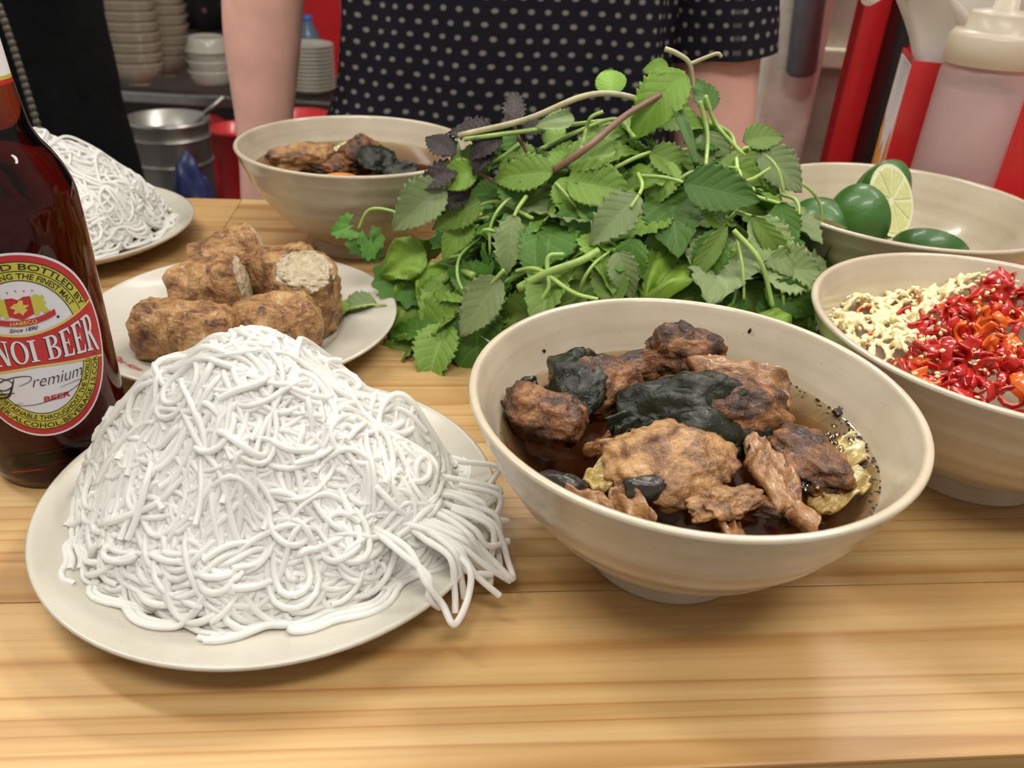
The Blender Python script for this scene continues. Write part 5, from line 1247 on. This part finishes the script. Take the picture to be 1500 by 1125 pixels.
o = obj('sleeve', sleeve_mesh('sleeve', ra[:3]+[(atY(1060, 84, .965).x, .977, atY(1060, 84, .965).z)], [.068, .064, .060, .060]), M_SHIRT, root); o.matrix_parent_inverse = inv
o = obj('sleeve', sleeve_mesh('sleeve', la[:2]+[(la[1][0]*.6+la[2][0]*.4, .96, .29)], [.068, .062, .060]), M_SHIRT, root); o.matrix_parent_inverse = inv
M_TROUS = plain('dark_trousers', (.02, .022, .03), .8, var=.2)
tm = MB()
for s in (-1, 1): tm.tube([(PX+s*.085, PY, .10), (PX+s*.095, PY, -.05), (PX+s*.095, PY-.01, -.28), (PX+s*.095, PY+.01, -.50), (PX+s*.095, PY+.02, -.70)], [.10, .098, .076, .070, .062], 18)
o = obj('trousers', remesh(tm.mesh('trousers'), .009, 3), M_TROUS, root); o.matrix_parent_inverse = inv
# the person in black further back
QY = 1.42; QX = atY(150, 60, QY).x-.185
lb_ = [(QX-.17, QY, .575), (QX-.23, QY-.01, .30), (QX-.24, QY-.05, .05), (QX-.24, QY-.06, -.06)]
rb_ = [(QX+.16, QY, .575), (QX+.10, QY-.16, .34), (QX-.02, QY-.20, .36), (QX-.08, QY-.20, .37)]
root2, inv2 = person('person', 'person in plain black clothes standing beside the shelf of stacked bowls', QX, QY, ((lb_, [.055, .045, .035, .026]), (rb_, [.055, .045, .035, .026])), .17, .18, .105)
tr = interp_rings([(QX, QY, -.30, .205, .15), (QX, QY, -.12, .190, .14), (QX, QY, .03, .178, .13), (QX, QY, .2, .183, .125), (QX, QY, .45, .19, .125), (QX, QY, .56, .19, .108), (QX, QY, .62, .15, .085), (QX, QY, .655, .085, .075)], 30)
o = obj('tunic', cloth_loft('tunic', tr, seed=3), M_BLACKCLOTH, root2); o.matrix_parent_inverse = inv2
tm = MB()
for s in (-1, 1): tm.tube([(QX+s*.085, QY, .10), (QX+s*.095, QY, -.05), (QX+s*.095, QY-.01, -.28), (QX+s*.095, QY+.01, -.50), (QX+s*.095, QY+.02, -.70)], [.10, .098, .086, .080, .072], 18)
o = obj('trousers', remesh(tm.mesh('trousers'), .009, 3), M_BLACKCLOTH, root2); o.matrix_parent_inverse = inv2
for arm in (lb_, rb_):
    o = obj('sleeve', sleeve_mesh('sleeve', arm[:3], [.066, .056, .046]), M_BLACKCLOTH, root2); o.matrix_parent_inverse = inv2
bs = empty('bead_strap', atY(30, 120, 1.22)); tag(bs, 'string of dull brown beads hanging before the person in black', 'beads'); bpy.context.view_layer.update()
M_BEAD = plain('brown_bead', (.10, .085, .06), .5)
bme = newmesh('bead', np.array(ICO2[0])*[.0052, .0052, .0068], ICO2[1]); bme.materials.append(M_BEAD)
for k in range(20):
    t = k/19; o = bpy.data.objects.new('bead', bme); COL.objects.link(o); o.parent = bs; o.location = atY(-6+66*t**.9, 0+200*t, 1.22)-bs.location
m = MB(); m.tube([atY(-30, -250, 1.22)-bs.location, atY(-8, -20, 1.22)-bs.location, atY(25, 90, 1.22)-bs.location, atY(60, 200, 1.22)-bs.location, atY(75, 300, 1.22)-bs.location], .0014, 6); obj('cord', m.mesh('cord'), M_BLACK, bs)

# ------------------------------------------------------------------ shelf with crockery, pots and buckets behind
SY = 2.25
sz = atY(300, 141, SY).z
sh = empty('metal_shelf', (-.9, SY, -.75)); tag(sh, 'low steel rack shelf carrying stacked crockery behind the people', 'shelf'); bpy.context.view_layer.update()
xs0, xs1 = atY(60, 140, SY).x, atY(520, 150, SY).x
def shp(name, me, mat): o = obj(name, me, mat, sh); o.matrix_parent_inverse = Matrix.Translation((.9, -SY, .75)); return o
eh = pxsize(15, (0, SY, sz))
shp('front_rail', boxmesh('front_rail', xs0, xs1, SY, SY+.02, sz-eh, sz, .003), M_STEEL)
shp('back_rail', boxmesh('back_rail', xs0, xs1, SY+.36, SY+.38, sz-eh, sz, .003), M_STEEL)
for k in range(14): shp('wire', boxmesh('wire', xs0, xs1, SY+.03+k*.024, SY+.034+k*.024, sz-.010, sz-.004), M_STEEL)
for x in (xs0, xs1-.025):
    for y in (SY, SY+.355): shp('post', boxmesh('post', x, x+.025, y, y+.025, -.75, .75, .002), M_STEEL)
shp('top_panel', boxmesh('top_panel', xs0, xs1, SY, SY+.38, .50, .52, .002), M_STEEL)
def stack_bowls(px_c, py_base, Y, n, px_w, dpx, label, group):
    base = atY(px_c, py_base, Y); r = pxsize(px_w/2, base); dz = pxsize(dpx, base)
    me = bowl_mesh('bowl', 1.0, .80, r)
    for k in range(n):
        o = obj('bowl', me, M_BOWL, loc=(base.x, base.y, sz+k*dz)); tag(o, label if 0 < k < n-1 else ('lowest ' if k == 0 else 'topmost ')+label, 'bowl', group)
stack_bowls(207, 137, SY+.10, 8, 80, 13.5, 'cream bowl in the front stack on the steel shelf', 'bowls in the front shelf stack')
stack_bowls(250, 132, SY+.24, 8, 76, 13.0, 'cream bowl in the rear stack on the steel shelf', 'bowls in the rear shelf stack')
dm = MB()
db = atY(312, 128, SY+.16); dr = pxsize(32, db)
dme = lathe([(0, .004), (dr*.7, .004), (dr*.72, 0), (dr*.78, 0), (dr*.85, .012), (dr, .036), (dr, .040), (dr*.96, .040), (dr*.8, .014), (0, .010)], 40, 'dish')
for k in range(3): tag(obj('dish', dme, M_PLATE, loc=(db.x, db.y, sz+k*pxsize(14, db))), 'cream shallow dish in the short stack on the shelf', 'dish', 'dishes in the short stack')
o = obj('dish', dme, M_PLATE); o.location = (db.x, db.y, sz+3*pxsize(14, db)+.045); o.rotation_euler = (math.pi, 0, 0); tag(o, 'cream dish turned upside down on top of the short stack', 'dish')
pb = atY(456, 140, SY+.14); prr = pxsize(36, pb)
pme = lathe([(0, .003), (prr*.6, .003), (prr*.62, 0), (prr*.68, 0), (prr*.80, .004), (prr, .0135), (prr, .017), (prr*.97, .017), (prr*.78, .008), (0, .006)], 40, 'plate')
for k in range(12): tag(obj('plate', pme, M_PLATE, loc=(pb.x, pb.y, sz+k*pxsize(5.2, pb))), ('lowest ' if k == 0 else 'topmost ' if k == 11 else '')+'cream plate in the tall plate stack on the shelf', 'plate', 'plates in the shelf stack')
# things at the back of the shelf
wb = atY(453, 80, SY+.30); wr = pxsize(17, wb)
bt = empty('water_bottle', (wb.x, wb.y, sz)); tag(bt, 'clear plastic water bottle with blue cap behind the plate stack', 'bottle')
tall = atY(453, 22, SY+.30).z-sz
obj('bottle_body', lathe([(0, 0), (wr*.9, 0), (wr, .01), (wr, tall*.62), (wr*.9, tall*.72), (wr*.4, tall*.9), (wr*.4, tall*.93)], 24, 'bottle_body'), plain('bluish_plastic', (.10, .16, .24), .2), bt)
obj('cap', lathe([(wr*.45, tall*.93), (wr*.45, tall), (0, tall)], 20, 'cap'), plain('blue_cap', (.03, .12, .42), .4), bt)
cr = empty('red_crate', (atY(462, 70, SY+.40).x, SY+.57, sz)); tag(cr, 'red plastic crate behind the water bottle', 'crate')
obj('crate_body', boxmesh('crate_body', -.13, .13, -.10, .10, -.03, .27, .006), M_RED, cr); obj('crate_lid', boxmesh('crate_lid', -.14, .14, -.11, .11, .27, .29, .005), plain('pinkish_lid', (.62, .16, .16), .4), cr)
shp('crate_rest', boxmesh('crate_rest', cr.location.x-.15, cr.location.x+.15, SY+.42, SY+.70, sz-.045, sz-.035), M_STEEL)
# flowered dark cloth hanging behind the shelf
def floral():
    m, t, b, o = nt('dark_floral_cloth'); vo = N(t, 'ShaderNodeTexVoronoi'); vo.inputs['Scale'].default_value = 26; t.links.new(ocoord(t), vo.inputs['Vector'])
    t.links.new(ramp(t, vo.outputs['Distance'], [(.12, (.30, .10, .16)), (.26, (.010, .008, .009))]), b.inputs['Base Color']); b.inputs['Roughness'].default_value = .9; return m
fx0, fx1 = atY(150, 20, SY+.46).x, atY(420, 20, SY+.46).x; v = []; n1, n2 = 50, 12
for i in range(n1):
    for j in range(n2): v.append((fx0+(fx1-fx0)*i/(n1-1), SY+.47+.018*math.sin(i*.9), -.15+.70*j/(n2-1)))
o = obj('hanging_cloth', newmesh('hanging_cloth', v, [(i*n2+j, (i+1)*n2+j, (i+1)*n2+j+1, i*n2+j+1) for i in range(n1-1) for j in range(n2-1)]), floral()); sm = o.modifiers.new('thick', 'SOLIDIFY'); sm.thickness = .002
tag(o, 'dark cloth with small pink flowers hanging behind the crockery', 'cloth')
# pot and buckets
def vessel(name, px_c, py_top, Y, px_w, mat, label, cat, taper=.85, rim=.006, bands=True):
    t = atY(px_c, py_top, Y); r = pxsize(px_w/2, t); h = t.z+.75
    root = empty(name, (t.x, t.y, -.75)); tag(root, label, cat)
    pr_ = [(0, .004), (r*taper, 0), (r*(taper+(1-taper)*.7), h*.7), (r, h-.012), (r+rim, h-.008), (r+rim, h), (r-.003, h), (r*.97, h*.7), (r*taper*.96, .012), (0, .012)]
    obj('shell', lathe(pr_, 48, 'shell'), mat, root)
    if bands:
        for q in (.92, .80): m = MB(); rr = r*(taper+(1-taper)*q)+.001; v, f = tube_geo([(rr*math.cos(a), rr*math.sin(a), h*q) for a in np.linspace(0, 2*np.pi, 41)], .004, 6, False); m.add(v, f); obj('hoop', m.mesh('hoop'), mat, root)
    return root, t, r
M_POT = plain('worn_steel_pot', (.52, .50, .45), .33, .8, var=.15, vscale=12)
root, t, r = vessel('steel_pot', 245, 172, 2.02, 112, M_POT, 'tall steel stock pot with a ladle standing under the shelf', 'pot', .96)
m = MB(); a = Vector((r*.3, 0, t.z+.70)); m.tube([a, a+Vector((.06, 0, .06)), a+Vector((.115, .0, .105))], .006, 8); obj('ladle', m.mesh('ladle'), M_STEEL, root)
vessel('red_bucket', 262, 178, 2.30, 120, M_RED, 'red plastic bucket partly hidden behind the steel pot', 'bucket', .85, bands=False)
vessel('red_bucket', 352, 186, 1.95, 76, M_RED, 'red plastic bucket beside the forearm of the person in the dotted shirt', 'bucket', .82, .008, False)
vessel('red_bucket', 440, 168, 2.05, 90, M_RED, 'red plastic bucket under the plate stack', 'bucket', .85, .006, False)
bb = atY(323, 235, 1.85)
_seed[0] += 1; v, f = ICO4; q = v*2+3.3; w = v*(1+.12*fbm(q, 3))[:, None]*np.array([.062, .05, .26])
o = obj('plastic_sack', newmesh('plastic_sack', w, f), M_BLUE, loc=(bb.x-.01, bb.y-.16, -.75+.25)); tag(o, 'navy blue plastic sack between the steel pot and a red bucket', 'sack')
